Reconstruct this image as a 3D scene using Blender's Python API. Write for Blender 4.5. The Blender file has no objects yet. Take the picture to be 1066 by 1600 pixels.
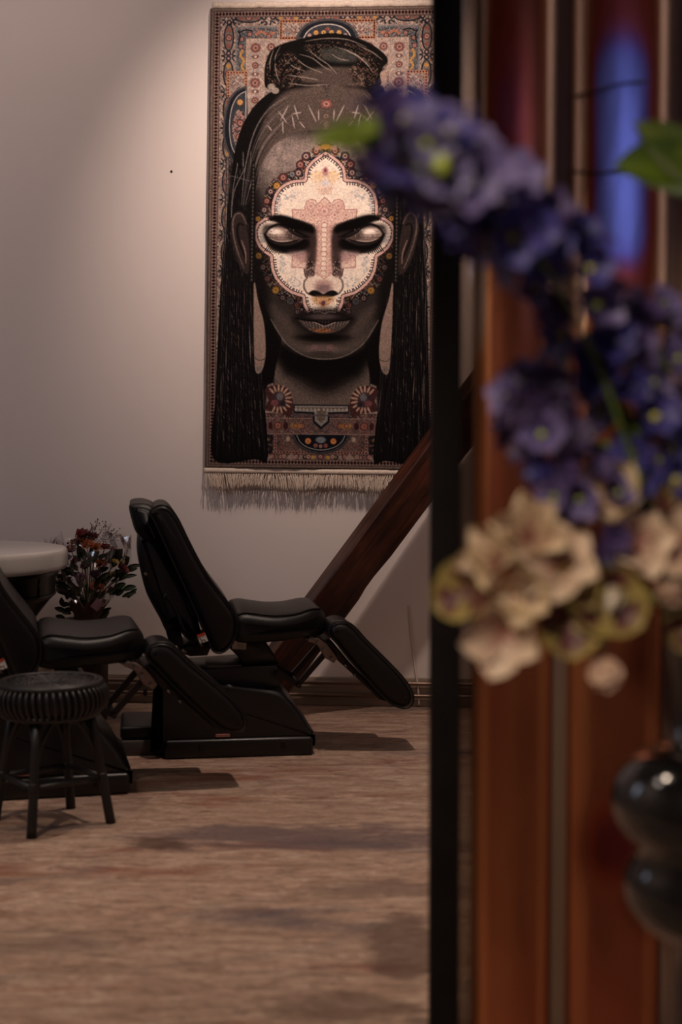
import bpy, bmesh, math, random
import numpy as np
from mathutils import Vector, Matrix
C = bpy.context.scene.collection
PI = math.pi
rnd = random.Random(5)

# ------------------------------------------------------------------ camera maths (photograph is 1066 x 1600)
F = 1600 * 50 / 36.0
H = 1.15
TH = math.atan(108 / F)
CAM = Vector((0, 0, H))
FW = Vector((0, math.cos(TH), -math.sin(TH))); UP = Vector((0, math.sin(TH), math.cos(TH)))
def ray(px, py): return FW + Vector((1, 0, 0)) * ((px - 533) / F) + UP * ((800 - py) / F)
def at(px, py, Y):
    d = ray(px, py); return CAM + d * (Y / d.y)
def floor_at(px, py):
    d = ray(px, py); return CAM + d * (-H / d.z)
YAW = math.radians(4.5); WN = Vector((math.sin(YAW), math.cos(YAW), 0)); WD = 6.2 * math.cos(YAW); WT = Vector((math.cos(YAW), -math.sin(YAW), 0))
def wall_at(px, py, off=0.0):
    d = ray(px, py); return CAM + d * ((WD - off - CAM.dot(WN)) / d.dot(WN))

# ------------------------------------------------------------------ mesh helpers
def new_obj(name, bm, mat, parent=None, smooth=True, matrix=None):
    me = bpy.data.meshes.new(name)
    bmesh.ops.recalc_face_normals(bm, faces=bm.faces)
    bm.to_mesh(me); bm.free()
    if mat:
        for m in (mat if isinstance(mat, (list, tuple)) else [mat]): me.materials.append(m)
    if smooth:
        me.polygons.foreach_set('use_smooth', [True] * len(me.polygons))
        if smooth == 'auto': me.set_sharp_from_angle(angle=math.radians(40))
    o = bpy.data.objects.new(name, me); C.objects.link(o)
    if parent:
        o.parent = parent
    if matrix is not None: o.matrix_basis = matrix
    return o
def empty(name, loc=(0, 0, 0), rotz=0.0):
    o = bpy.data.objects.new(name, None); o.empty_display_size = .05; C.objects.link(o); o.location = loc; o.rotation_euler = (0, 0, rotz); return o
def tag(o, label=None, cat=None, group=None, kind=None):
    if label: o['label'] = label
    if cat: o['category'] = cat
    if group: o['group'] = group
    if kind: o['kind'] = kind
    return o
def add_box(bm, lo, hi, M=None, bevel=0.0, seg=2):
    vs = [bm.verts.new((x, y, z)) for x in (lo[0], hi[0]) for y in (lo[1], hi[1]) for z in (lo[2], hi[2])]
    fs = [bm.faces.new([vs[i] for i in q]) for q in ((0, 1, 3, 2), (4, 6, 7, 5), (0, 4, 5, 1), (2, 3, 7, 6), (0, 2, 6, 4), (1, 5, 7, 3))]
    out = vs
    if bevel:
        ed = list({e for f in fs for e in f.edges})
        r = bmesh.ops.bevel(bm, geom=ed, offset=bevel, segments=seg, affect='EDGES', profile=.5)
        out = list({v for f in r['faces'] for v in f.verts} | {v for v in vs if v.is_valid})
    if M is not None:
        for v in out: v.co = M @ v.co
    return out
def catmull(pts, n=6, closed=False):
    q = [Vector(p) for p in pts]; m = len(q); out = []
    for i in (range(m) if closed else range(m - 1)):
        if closed: a, b, c, d = q[i - 1], q[i], q[(i + 1) % m], q[(i + 2) % m]
        else: a, b, c, d = q[max(i - 1, 0)], q[i], q[i + 1], q[min(i + 2, m - 1)]
        for k in range(n):
            t = k / n
            out.append(.5 * (2 * b + (c - a) * t + (2 * a - 5 * b + 4 * c - d) * t * t + (3 * b - a - 3 * c + d) * t ** 3))
    if not closed: out.append(q[-1].copy())
    return out
def add_tube(bm, pts, r, seg=8, closed=False, caps=True, flat=1.0):
    pts = [Vector(p) for p in pts]; n = len(pts); rings = []
    rr = r if isinstance(r, (list, tuple)) else [r] * n
    ref = None
    for i, p in enumerate(pts):
        if closed: t = pts[(i + 1) % n] - pts[i - 1]
        else: t = pts[min(i + 1, n - 1)] - pts[max(i - 1, 0)]
        t.normalize()
        if ref is None:
            ref = Vector((0, 0, 1)) if abs(t.z) < .9 else Vector((0, 1, 0))
        u = (ref - t * ref.dot(t)).normalized(); ref = u; w = t.cross(u)
        rings.append([bm.verts.new(p + u * (rr[i] * math.cos(2 * PI * k / seg)) + w * (rr[i] * flat * math.sin(2 * PI * k / seg))) for k in range(seg)])
    for i in range(n if closed else n - 1):
        a, b = rings[i], rings[(i + 1) % n]
        for k in range(seg): bm.faces.new((a[k], a[(k + 1) % seg], b[(k + 1) % seg], b[k]))
    if caps and not closed:
        bm.faces.new(rings[0][::-1]); bm.faces.new(rings[-1])
def add_lathe(bm, prof, seg=32, center=(0, 0, 0), sx=1.0, sy=1.0):
    rings = []
    for r, z in prof:
        if r < 1e-5: rings.append([bm.verts.new((center[0], center[1], center[2] + z))])
        else: rings.append([bm.verts.new((center[0] + sx * r * math.cos(2 * PI * k / seg), center[1] + sy * r * math.sin(2 * PI * k / seg), center[2] + z)) for k in range(seg)])
    for a, b in zip(rings[:-1], rings[1:]):
        for k in range(seg):
            k2 = (k + 1) % seg
            if len(a) == 1 and len(b) == 1: continue
            if len(a) == 1: bm.faces.new((a[0], b[k], b[k2]))
            elif len(b) == 1: bm.faces.new((a[k], b[0], a[k2]))
            else: bm.faces.new((a[k], b[k], b[k2], a[k2]))
def add_slab(bm, prof, y0, y1, r=.02, rings=6, mid=4, warp=None):
    """side profile (x,z) carried across the width y0..y1, its edges rounded with radius r"""
    n = len(prof); P2 = [Vector((p[0], p[1])) for p in prof]
    area = sum(P2[i].x * P2[(i + 1) % n].y - P2[(i + 1) % n].x * P2[i].y for i in range(n))
    if area < 0: P2.reverse()
    nor = []
    for i in range(n):
        t = (P2[(i + 1) % n] - P2[i - 1]).normalized(); nor.append(Vector((-t.y, t.x)))
    levels = []
    for k in range(rings + 1):
        a = k / rings * PI / 2; levels.append((y0 + r * (1 - math.sin(a)), r * (1 - math.cos(a))))
    levels = [(y0 + r * (1 - math.cos(k / rings * PI / 2)), r * (1 - math.sin(k / rings * PI / 2))) for k in range(rings + 1)]
    full = levels + [(y0 + r + (y1 - y0 - 2 * r) * k / (mid + 1), 0) for k in range(1, mid + 1)] + [(y0 + y1 - y, d) for y, d in levels[::-1]]
    R = []
    for y, d in full:
        ring = []
        for p, q in zip(P2, nor):
            w = p + q * d; co = Vector((w.x, y, w.y))
            if warp: co = warp(co)
            ring.append(bm.verts.new(co))
        R.append(ring)
    for a, b in zip(R[:-1], R[1:]):
        for i in range(n): bm.faces.new((a[i], a[(i + 1) % n], b[(i + 1) % n], b[i]))
    bm.faces.new(R[0]); bm.faces.new(R[-1][::-1])

# ------------------------------------------------------------------ materials
def sl(r, g, b):
    f = lambda v: (v / 255 / 12.92) if v / 255 <= .04045 else ((v / 255 + .055) / 1.055) ** 2.4
    return (f(r), f(g), f(b), 1)
def pbsdf(m): return next(n for n in m.node_tree.nodes if n.type == 'BSDF_PRINCIPLED')
def mat(name, col, rough=.5, metal=0.0, noise=0.0, nscale=20.0, bump=0.0, bscale=60.0, coat=0.0, spec=.5, trans=0.0, sub=0.0, alpha=1.0, col2=None, stretch=(1, 1, 1)):
    m = bpy.data.materials.new(name); m.use_nodes = True; nt = m.node_tree; b = pbsdf(m); L = nt.links
    b.inputs['Roughness'].default_value = rough; b.inputs['Metallic'].default_value = metal
    b.inputs['Coat Weight'].default_value = coat; b.inputs['Specular IOR Level'].default_value = spec; b.inputs['Transmission Weight'].default_value = trans
    b.inputs['Subsurface Weight'].default_value = sub; b.inputs['Alpha'].default_value = alpha
    if sub: b.inputs['Subsurface Radius'].default_value = (.01, .006, .004)
    tc = nt.nodes.new('ShaderNodeTexCoord'); mp = nt.nodes.new('ShaderNodeMapping'); mp.inputs['Scale'].default_value = stretch
    L.new(tc.outputs['Object'], mp.inputs['Vector'])
    n = nt.nodes.new('ShaderNodeTexNoise'); n.inputs['Scale'].default_value = nscale; n.inputs['Detail'].default_value = 4; L.new(mp.outputs[0], n.inputs['Vector'])
    r = nt.nodes.new('ShaderNodeValToRGB'); L.new(n.outputs['Fac'], r.inputs[0])
    c2 = col2 if col2 else tuple(max(0, v * (1 - noise)) for v in col[:3]) + (1,)
    c1 = col if col2 else tuple(min(1, v * (1 + noise)) for v in col[:3]) + (1,)
    r.color_ramp.elements[0].position = .32; r.color_ramp.elements[1].position = .68
    r.color_ramp.elements[0].color = c2; r.color_ramp.elements[1].color = c1
    L.new(r.outputs[0], b.inputs['Base Color'])
    if bump:
        n2 = nt.nodes.new('ShaderNodeTexNoise'); n2.inputs['Scale'].default_value = bscale; n2.inputs['Detail'].default_value = 3; L.new(mp.outputs[0], n2.inputs['Vector'])
        bp = nt.nodes.new('ShaderNodeBump'); bp.inputs['Strength'].default_value = bump; bp.inputs['Distance'].default_value = .002
        L.new(n2.outputs['Fac'], bp.inputs['Height']); L.new(bp.outputs[0], b.inputs['Normal'])
    return m

# ---------------------------------------------------------------- woven picture of the rug
def paint_rug(S=1.25):
    R = np.random.default_rng(7)
    X0, X1, Y0, Y1 = -185.0, 185.0, 12.0, 737.0
    W = int((X1 - X0) * S); H = int((Y1 - Y0) * S)
    xs = X0 + (np.arange(W) + .5) / S; ys = Y0 + (np.arange(H) + .5) / S
    GX, GY = np.meshgrid(xs, ys)
    C = np.zeros((H, W, 3))
    def c(*v): return np.array(v, float) / 255
    def cx(y): return 515 - 13 * (y - 12) / 720.0
    def P(pts): return [(x - cx(y), y) for x, y in pts]
    def spl(pts, closed=False, n=6):
        q = [np.array(p, float) for p in pts]; m = len(q); out = []
        rng = range(m) if closed else range(m - 1)
        for i in rng:
            if closed: a, b, d, e = q[i - 1], q[i], q[(i + 1) % m], q[(i + 2) % m]
            else: a, b, d, e = q[max(i - 1, 0)], q[i], q[i + 1], q[min(i + 2, m - 1)]
            for k in range(n):
                t = k / n
                out.append(tuple(.5 * (2 * b + (d - a) * t + (2 * a - 5 * b + 4 * d - e) * t * t + (3 * b - a - 3 * d + e) * t ** 3)))
        if not closed: out.append(tuple(q[-1]))
        return out
    def box(x0, y0, x1, y1, pad):
        i0 = max(0, int((x0 - pad - X0) * S)); i1 = min(W, int((x1 + pad - X0) * S) + 2)
        j0 = max(0, int((y0 - pad - Y0) * S)); j1 = min(H, int((y1 + pad - Y0) * S) + 2)
        return i0, i1, j0, j1
    def put(i0, i1, j0, j1, m, col):
        if i1 <= i0 or j1 <= j0: return
        v = C[j0:j1, i0:i1]; C[j0:j1, i0:i1] = v + (np.asarray(col) - v) * m[..., None]
    def segdist(px, py, pts, closed):
        d = np.full(px.shape, 1e9); n = len(pts); T = np.zeros(px.shape)
        L = 0
        for i in range(n if closed else n - 1):
            ax, ay = pts[i]; bx, by = pts[(i + 1) % n]
            dx, dy = bx - ax, by - ay; l2 = dx * dx + dy * dy + 1e-9
            t = np.clip(((px - ax) * dx + (py - ay) * dy) / l2, 0, 1)
            e = np.hypot(px - ax - t * dx, py - ay - t * dy)
            k = e < d; d = np.where(k, e, d); T = np.where(k, (i + t) / max(1, n - 1), T)
        return d, T
    def pmask(pts, soft):
        x = [p[0] for p in pts]; y = [p[1] for p in pts]
        b = box(min(x), min(y), max(x), max(y), soft + 1)
        if b[1] <= b[0] or b[3] <= b[2]: return None, b
        px = GX[b[2]:b[3], b[0]:b[1]]; py = GY[b[2]:b[3], b[0]:b[1]]
        ins = np.zeros(px.shape, bool); n = len(pts)
        for i in range(n):
            ax, ay = pts[i]; bx, by = pts[(i + 1) % n]
            if ay == by: continue
            k = ((ay > py) != (by > py)) & (px < (bx - ax) * (py - ay) / (by - ay) + ax)
            ins ^= k
        d, _ = segdist(px, py, pts, True)
        sd = np.where(ins, -d, d)
        m = np.clip(.5 - sd / (2 * soft), 0, 1); m = m * m * (3 - 2 * m)
        return m, b
    def flip(pts): return [(-x, y) for x, y in pts]
    def poly(pts, col, a=1.0, soft=.7, mir=True):
        for q in ([pts, flip(pts)] if mir else [pts]):
            m, b = pmask(q, soft)
            if m is not None: put(*b, m * a, col)
    def line(pts, w, col, a=1.0, soft=.6, mir=True, taper=0, closed=False):
        for q in ([pts, flip(pts)] if mir else [pts]):
            x = [p[0] for p in q]; y = [p[1] for p in q]
            b = box(min(x), min(y), max(x), max(y), w + soft + 1)
            if b[1] <= b[0] or b[3] <= b[2]: continue
            d, T = segdist(GX[b[2]:b[3], b[0]:b[1]], GY[b[2]:b[3], b[0]:b[1]], q, closed)
            ww = w * (1 - taper * np.abs(2 * T - 1) ** 2)
            put(*b, np.clip(.5 - (d - ww / 2) / (2 * soft), 0, 1) * a, col)
    def ell(x, y, rx, ry, col, a=1.0, soft=.15, mir=True, rot=0):
        for sx in ((1, -1) if mir and abs(x) > .1 else (1,)):
            r = max(rx, ry) * (1 + soft) + 1; X = x * sx
            b = box(X - r, y - r, X + r, y + r, 1)
            if b[1] <= b[0] or b[3] <= b[2]: continue
            dx = GX[b[2]:b[3], b[0]:b[1]] - X; dy = GY[b[2]:b[3], b[0]:b[1]] - y
            ca, sa = math.cos(rot * sx), math.sin(rot * sx)
            u = (dx * ca + dy * sa) / rx; v = (-dx * sa + dy * ca) / ry
            m = np.clip((1 + soft - np.hypot(u, v)) / (2 * soft), 0, 1); m = m * m * (3 - 2 * m)
            put(*b, m * a, col)
    def vnoise(cell, seed, sym=True, cy=None):
        r = np.random.default_rng(seed); cy = cy or cell
        gx = (np.abs(GX) if sym else GX + 200) / cell; gy = GY / cy
        t = r.random((int(gy.max()) + 3, int(gx.max()) + 3))
        i = gx.astype(int); j = gy.astype(int); fx = gx - i; fy = gy - j
        fx = fx * fx * (3 - 2 * fx); fy = fy * fy * (3 - 2 * fy)
        return (t[j, i] * (1 - fx) + t[j, i + 1] * fx) * (1 - fy) + (t[j + 1, i] * (1 - fx) + t[j + 1, i + 1] * fx) * fy
    # palette
    taupe = c(140, 120, 112); greige = c(158, 140, 130); navy = c(34, 38, 50); rust = c(150, 78, 68); cream = c(226, 208, 192)
    ochre = c(208, 148, 62); steel = c(108, 122, 136); maroon = c(72, 30, 34); pink = c(196, 150, 142); black = c(15, 14, 16)
    def floral(cell, seed, pal, wts):
        r = np.random.default_rng(seed); gx = (np.abs(GX) + 2 * np.sin(GY * .9)) / cell; gy = (GY + 2 * np.sin(np.abs(GX) * .8)) / cell
        t = r.choice(len(pal), size=(int(gy.max()) + 4, int(gx.max()) + 4), p=np.array(wts) / sum(wts))
        return np.array(pal)[t[np.maximum(gy, 0).astype(int), np.maximum(gx, 0).astype(int)]]
    def rosette(x, y, r, a=1.0, c1=rust, c2=pink, c3=navy, mir=True, ry=None):
        ry = ry or r
        ell(x, y, r, ry, c3, a, .12, mir)
        for k in range(8):
            t = k * math.pi / 4
            ell(x + .6 * r * math.cos(t), y + .6 * ry * math.sin(t), r * .3, ry * .3, c1, a, .3, mir)
        ell(x, y, r * .5, ry * .5, c2, a, .2, mir); ell(x, y, r * .24, ry * .24, c1 * .7, a, .3, mir)
    # ---- carpet ground
    F1 = floral(2.6, 3, [greige, taupe, navy, rust, cream, steel], [32, 26, 12, 9, 10, 11])
    C[:] = .5 * greige + .5 * F1
    A = 185 - np.abs(GX); B = GY - 12; D = 737 - GY; M = np.minimum(A, np.minimum(B, D))
    run = np.where(A <= np.minimum(B, D), GY, np.abs(GX))
    def band(lo, hi, col, mix=1.0):
        k = (M >= lo) & (M < hi); C[k] = C[k] * (1 - mix) + np.asarray(col) * mix
    # main border: dark scrolls and cartouches
    F2 = floral(2.8, 11, [greige, taupe, navy, rust, cream], [46, 28, 12, 8, 14])
    k = (M >= 16) & (M < 43); C[k] = (.35 * greige + .65 * F2)[k]
    def cart(x, y, vert, n):
        rx, ry = (8.5, 21) if vert else (21, 8.5)
        ell(x, y, rx, ry, navy, .95, .06); ell(x, y, rx - 2.4, ry - 2.4, greige * .82, .9, .1)
        d = (0, 1) if vert else (1, 0)
        rosette(x, y, 5.5, .95, rust, pink, navy * 1.2)
        for s in (-1, 1):
            ell(x + d[0] * 12 * s, y + d[1] * 12 * s, 3.6, 3.6, ochre if n % 2 else rust, .9, .3)
            ell(x + d[0] * 24 * s, y + d[1] * 24 * s, 4.2, 4.2, navy, .9, .25)
            ell(x + d[0] * 24 * s, y + d[1] * 24 * s, 1.8, 1.8, pink, .9, .25)
            for q in (-1, 1):
                p0 = (x + d[0] * 20 * s + d[1] * 9 * q, y + d[1] * 20 * s + d[0] * 9 * q)
                p1 = (x + d[0] * 26 * s + d[1] * 6 * q, y + d[1] * 26 * s + d[0] * 6 * q)
                p2 = (x + d[0] * 28 * s + d[1] * 11 * q, y + d[1] * 28 * s + d[0] * 11 * q)
                line(spl([p0, p1, p2]), 2.2, navy, .9)
    for n, y in enumerate(np.arange(60, 730, 56)): cart(-155, y, True, n)
    for n, x in enumerate(np.arange(-124, 1, 62)): cart(x, 29, False, n); cart(x, 717, False, n + 1)
    # teal corner fields with orange scrolls and the pale inner frame
    teal = c(74, 88, 96); F3 = floral(2.6, 21, [teal, navy, rust, pink, greige, steel], [34, 14, 14, 12, 10, 16])
    for x0, x1, y0, y1 in ((-142, -79, 45, 64), (-142, -124, 45, 114), (-142, -125, 240, 330)):
        for k in ((GX >= x0) & (GX < x1) & (GY >= y0) & (GY < y1), (-GX >= x0) & (-GX < x1) & (GY >= y0) & (GY < y1)):
            C[k] = (.4 * teal + .6 * F3)[k]
    line([(-143, 330), (-143, 44), (-79, 44)], 2, steel, .9)
    line(spl([(-133, 80), (-136, 88), (-131, 96), (-134, 104), (-131, 110)]), 4, ochre, .9)
    line(spl([(-112, 55), (-104, 51), (-95, 55), (-84, 53)]), 4, c(190, 110, 80), .9)
    for x, y in ((-135, 62), (-122, 55), (-136, 74), (-92, 58)): rosette(x, y, 4.2, .9, rust, pink)
    line(spl([(-139, 52), (-128, 48), (-118, 50)]), 2.2, navy); line(spl([(-140, 70), (-137, 58), (-140, 50)]), 2.2, navy)
    F4 = floral(2.2, 31, [greige, cream, taupe, pink, steel], [40, 22, 20, 14, 10])
    fr = ((np.abs(GX) < 127) & (np.abs(GX) > 98) & (GY > 62) & (GY < 330)) | ((np.abs(GX) < 127) & (GY > 62) & (GY < 86))
    C[fr] = (.45 * c(176, 158, 148) + .55 * F4)[fr]
    line([(-127, 330), (-127, 62), (0, 62)], 1.2, c(200, 170, 140), .9); line([(-98, 330), (-98, 86), (0, 86)], 1.2, c(190, 165, 145), .8)
    for n, y in enumerate(np.arange(76, 330, 27)):
        rosette(-112.5, y, 8.5 if n % 2 == 0 else 6, .85, c(128, 70, 62), c(180, 138, 128), c(128, 92, 88), ry=8 if n % 2 == 0 else 5.5)
        ell(-112.5, y + 13.5, 6, 3.2, c(110, 72, 68), .9, .3); ell(-112.5, y + 13.5, 2, 2, cream, .8, .3)
    for x in (-88, -66): rosette(x, 75, 7, .85, c(120, 70, 66), pink, c(140, 110, 104))
    # stepped boxes with dotted outline
    def dotbox(x0, y0, x1, y1):
        q = [(x0, y0), (x1, y0), (x1, y1), (x0, y1)]
        F = floral(2.2, 41, [greige, navy, rust, cream, steel], [36, 18, 14, 16, 16])
        for sx in (1, -1):
            k = (GX * sx >= x0) & (GX * sx < x1) & (GY >= y0) & (GY < y1); C[k] = (.35 * greige + .65 * F)[k]
        line(q + [q[0]], 5, c(188, 128, 92), .95)
        pts = q + [q[0]]
        for (ax, ay), (bx, by) in zip(pts[:-1], pts[1:]):
            L = math.hypot(bx - ax, by - ay)
            for t in np.arange(0, L, 4.6): ell(ax + (bx - ax) * t / L, ay + (by - ay) * t / L, 1.2, 1.2, maroon, .95, .4)
    dotbox(-73, 35, 73, 61); dotbox(-155, 114, -127, 150)
    # arches: navy with a white line
    def arch(pts, inner):
        poly(pts, navy, 1); line(pts, 3.4, c(70, 74, 82), .9, closed=True); poly(inner, c(52, 62, 74), 1); line(inner, 1.3, c(205, 200, 195), .95, closed=True)
    arch(spl([(-48, 62), (-40, 47), (-24, 37), (0, 33), (24, 37), (40, 47), (48, 62)]), spl([(-38, 63), (-31, 51), (-18, 43), (0, 40), (18, 43), (31, 51), (38, 63)]))
    for x in (-18, -6): rosette(x, 53, 4.2, 1, ochre, c(230, 180, 90), rust)
    ell(-28, 57, 3, 3, pink, .9, .3); ell(0, 47, 4, 3, rust, .9, .3)
    arch(spl([(-127, 136), (-142, 143), (-153, 158), (-160, 185), (-160, 215), (-152, 240), (-140, 262), (-120, 275)]), spl([(-127, 143), (-139, 150), (-148, 166), (-152, 190), (-151, 215), (-145, 236), (-126, 258)]))
    Fp = floral(2.4, 51, [rust, pink, steel, navy, greige], [26, 26, 14, 14, 20])
    m, b = pmask(spl([(-128, 176), (-140, 172), (-147, 190), (-147, 212), (-138, 236), (-128, 240)]), 1)
    for sx in (0, 1):
        mm = m if sx == 0 else m[:, ::-1]
        bb = b if sx == 0 else (W - b[1], W - b[0], b[2], b[3])
        put(bb[0], bb[1], bb[2], bb[3], mm * .85, Fp[bb[2]:bb[3], bb[0]:bb[1]])
    rosette(-136, 160, 5, 1, ochre, c(228, 180, 96), rust); rosette(-135, 192, 6, .9); rosette(-138, 214, 5, .9, rust, pink)
    # outer guards
    band(6, 16, c(136, 112, 104)); band(0, 6, c(122, 104, 94)); band(5.6, 6.8, c(84, 66, 62)); band(15.2, 16.6, c(92, 72, 70))
    k = (M >= 7.5) & (M < 14.5) & ((np.abs(((run / 5.2) % 1) - .5) * 2 + np.abs((M - 11) / 3.6)) < .95); C[k] = maroon * .85
    k = (M > 1.6) & (M < 2.6); C[k] *= .85
    # ---- chest panel of the carpet under the neck
    chest = floral(2.3, 61, [c(92, 66, 64), c(120, 96, 92), rust * .8, navy, c(150, 128, 118)], [30, 24, 18, 20, 10])
    k = (GY > 648) & (GY < 715) & (np.abs(GX) < 104); C[k] = chest[k]
    k = (GY > 656) & (GY < 681) & (np.abs(GX) < 100); C[k] = (.5 * c(128, 96, 92) + .5 * chest)[k]
    for y in (656, 681): line([(-100, y), (0, y)], 1.4, c(150, 124, 114), .9)
    for x in (-92, -68, -30): rosette(x, 668, 6.5 if x != -30 else 5, .95, rust, c(180, 110, 80), maroon)
    ell(-40, 668, 9, 4.5, ochre * .85, .9, .4); rosette(-40, 668, 4, .9, rust, ochre, maroon); ell(-56, 668, 4, 6, maroon, .95, .2); ell(-80, 668, 3.5, 6, maroon, .95, .2)
    for k in (np.abs(GX) < 74,):
        q = k & (GY > 682) & (GY < 711); C[q] = (.4 * c(110, 84, 78) + .6 * chest)[q]
    q = [(-72, 684), (-72, 710), (72, 710), (72, 684)]; line(q, 4.5, c(150, 104, 90), .9, mir=False)
    for t in np.arange(-72, 73, 4.8): ell(t, 710, 1.2, 1.2, maroon, 1, .3, mir=False)
    for t in np.arange(686, 710, 4.8): ell(-72, t, 1.2, 1.2, maroon, 1, .3)
    poly(spl([(-46, 682), (-40, 696), (-24, 708), (0, 713), (24, 708), (40, 696), (46, 682)]), c(60, 62, 70), 1, mir=False)
    poly(spl([(-42, 682), (-36, 694), (-22, 704), (0, 709), (22, 704), (36, 694), (42, 682)]), c(22, 26, 38), 1, mir=False)
    line(spl([(-38, 683), (-32, 694), (-20, 702), (0, 706), (20, 702), (32, 694), (38, 683)]), 1.4, c(160, 160, 160), .95, mir=False)
    rosette(-20, 692, 5.5, 1, c(214, 120, 50), c(232, 150, 70), maroon); ell(0, 690, 8, 5, c(112, 132, 148), 1, .3); ell(-8, 699, 3.5, 3.5, rust, 1, .3); ell(0, 700, 3, 3, c(150, 110, 110), 1, .3)
    ell(-52, 689, 3, 4, c(190, 170, 150), .9, .2)
    for n, x in enumerate(np.arange(-96, 1, 19.2)):
        rosette(x, 716.5, 4.6, .95, rust if n % 2 else c(150, 120, 100), pink, navy)
    for x in (-85, -46): poly([(x, 711), (x + 9, 720), (x, 722), (x - 9, 720)], c(170, 150, 140), .8)
    poly([(-103, 683), (-76, 683), (-76, 697), (-103, 697)], c(28, 32, 42), .9); ell(-90, 690, 9, 3.5, ochre * .8, .9, .4)
    poly([(-103, 700), (-76, 700), (-76, 712), (-103, 712)], c(28, 32, 42), .9); ell(-90, 706, 8, 3.5, rust, .9, .4)
    # ---- neck
    neckc = c(108, 94, 88)
    poly([(-76, 540), (76, 540), (76, 648), (-76, 648)], neckc, 1, 1.5, mir=False)
    poly([(-108, 560), (-76, 560), (-76, 600), (-86, 604), (-90, 650), (-108, 650)], c(22, 20, 21), 1, 2)
    line([(-76, 575), (-76, 606)], 2, c(52, 44, 44), .9)
    poly(P(spl([(420, 530), (444, 575), (470, 600), (509, 616), (548, 600), (574, 575), (598, 530)])), c(14, 12, 13), .93, 18, mir=False)
    poly([(-80, 548), (80, 548), (56, 585), (-56, 585)], c(12, 11, 12), .85, 12, mir=False)
    poly([(-118, 430), (-78, 430), (-62, 520), (-70, 560), (-78, 600), (-118, 600)], c(17, 15, 16), 1, 1.5)
    # palmettes and the collar ornament
    pal = spl([(-90, 612), (-80, 605), (-66, 604), (-54, 610), (-47, 622), (-44, 640), (-50, 654), (-62, 648), (-76, 646), (-90, 642), (-84, 628)], True, 3)
    poly(pal, c(78, 38, 40), 1)
    for k in range(13):
        t = -2.3 + k * .36; r0, r1 = 10, 19
        line([(-68 + r0 * math.cos(t), 626 + r0 * 1.1 * math.sin(t)), (-68 + r1 * math.cos(t) * 1.1, 626 + r1 * 1.15 * math.sin(t))], 3.4, c(196, 160, 136), .95, taper=.3)
    ell(-68, 626, 11, 12, c(64, 44, 52), 1, .2); ell(-66, 622, 5.5, 6, c(110, 116, 130), .9, .3); ell(-74, 632, 6, 5, c(140, 70, 76), .9, .3); ell(-60, 634, 4, 4, c(40, 40, 52), .9, .3)
    poly([(-108, 605), (-88, 614), (-86, 640), (-96, 650), (-108, 650)], c(58, 44, 46), .7, 3)
    poly([(-44, 634), (44, 634), (44, 648), (14, 649), (13, 662), (0, 674), (-13, 662), (-14, 649), (-44, 648)], c(30, 32, 40), 1, mir=False)
    poly([(-42, 636), (42, 636), (42, 645), (11, 646), (10, 660), (0, 669), (-10, 660), (-11, 646), (-42, 645)], c(134, 134, 134), 1, mir=False)
    poly([(-38, 639), (38, 639), (38, 642), (7, 643), (6, 657), (0, 663), (-6, 657), (-7, 643), (-38, 642)], c(104, 92, 80), 1, mir=False)
    for x in range(-40, 0, 6): ell(x, 642, 2, 2, c(176, 170, 164), .9, .4)
    line([(-46, 651), (0, 651)], 3, c(84, 74, 84), .8)
    # ---- hair behind: dome of the head, side locks
    dome = P(spl([(438, 138), (410, 155), (390, 178), (376, 206), (366, 245), (358, 300), (352, 360), (346, 430), (340, 520), (335, 620), (331, 722), (398, 722), (418, 722), (414, 640), (404, 588), (398, 540), (396, 450), (398, 400), (398, 330), (404, 280), (420, 240), (450, 212), (511, 205), (511, 134), (470, 134)], True, 5))
    poly(dome, c(20, 18, 19), 1, .8)
    brown = c(94, 80, 74)
    poly(P(spl([(448, 144), (480, 137), (511, 135), (511, 215), (470, 218), (430, 240), (408, 275), (402, 250), (408, 205), (422, 170)], True, 5)), brown, .95, 6)
    tone = .72 + .56 * vnoise(9, 5) * .6 + .3 * vnoise(3, 6)
    # locks: many thin strands
    for k in range(70):
        u = R.random(); xt = 356 + u * 40 + R.normal(0, 2); xb = 334 + u * 84 + R.normal(0, 2)
        y0 = 235 + R.random() * 150; y1 = 560 + R.random() * 160
        if u > .8: y1 = min(y1, 720)
        pts = []
        for j in range(9):
            t = j / 8; y = y0 + (y1 - y0) * t; g = max(0, (y - 300) / 420)
            pts.append((xt + (xb - xt) * g ** 1.2 + 1.2 * math.sin(j * 1.7 + k), y))
        v = R.random(); col = c(56, 53, 57) if v < .5 else (c(122, 116, 118) if v < .85 else c(164, 138, 126))
        q = P(pts); line(q, .9 + R.random() * 1.3, col, .55 + .3 * R.random(), .5, mir=False); 
        q2 = [(-x + R.normal(0, 1.5), y) for x, y in q]; line(q2, .9 + R.random() * 1.2, col, .5 + .3 * R.random(), .5, mir=False)
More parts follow.
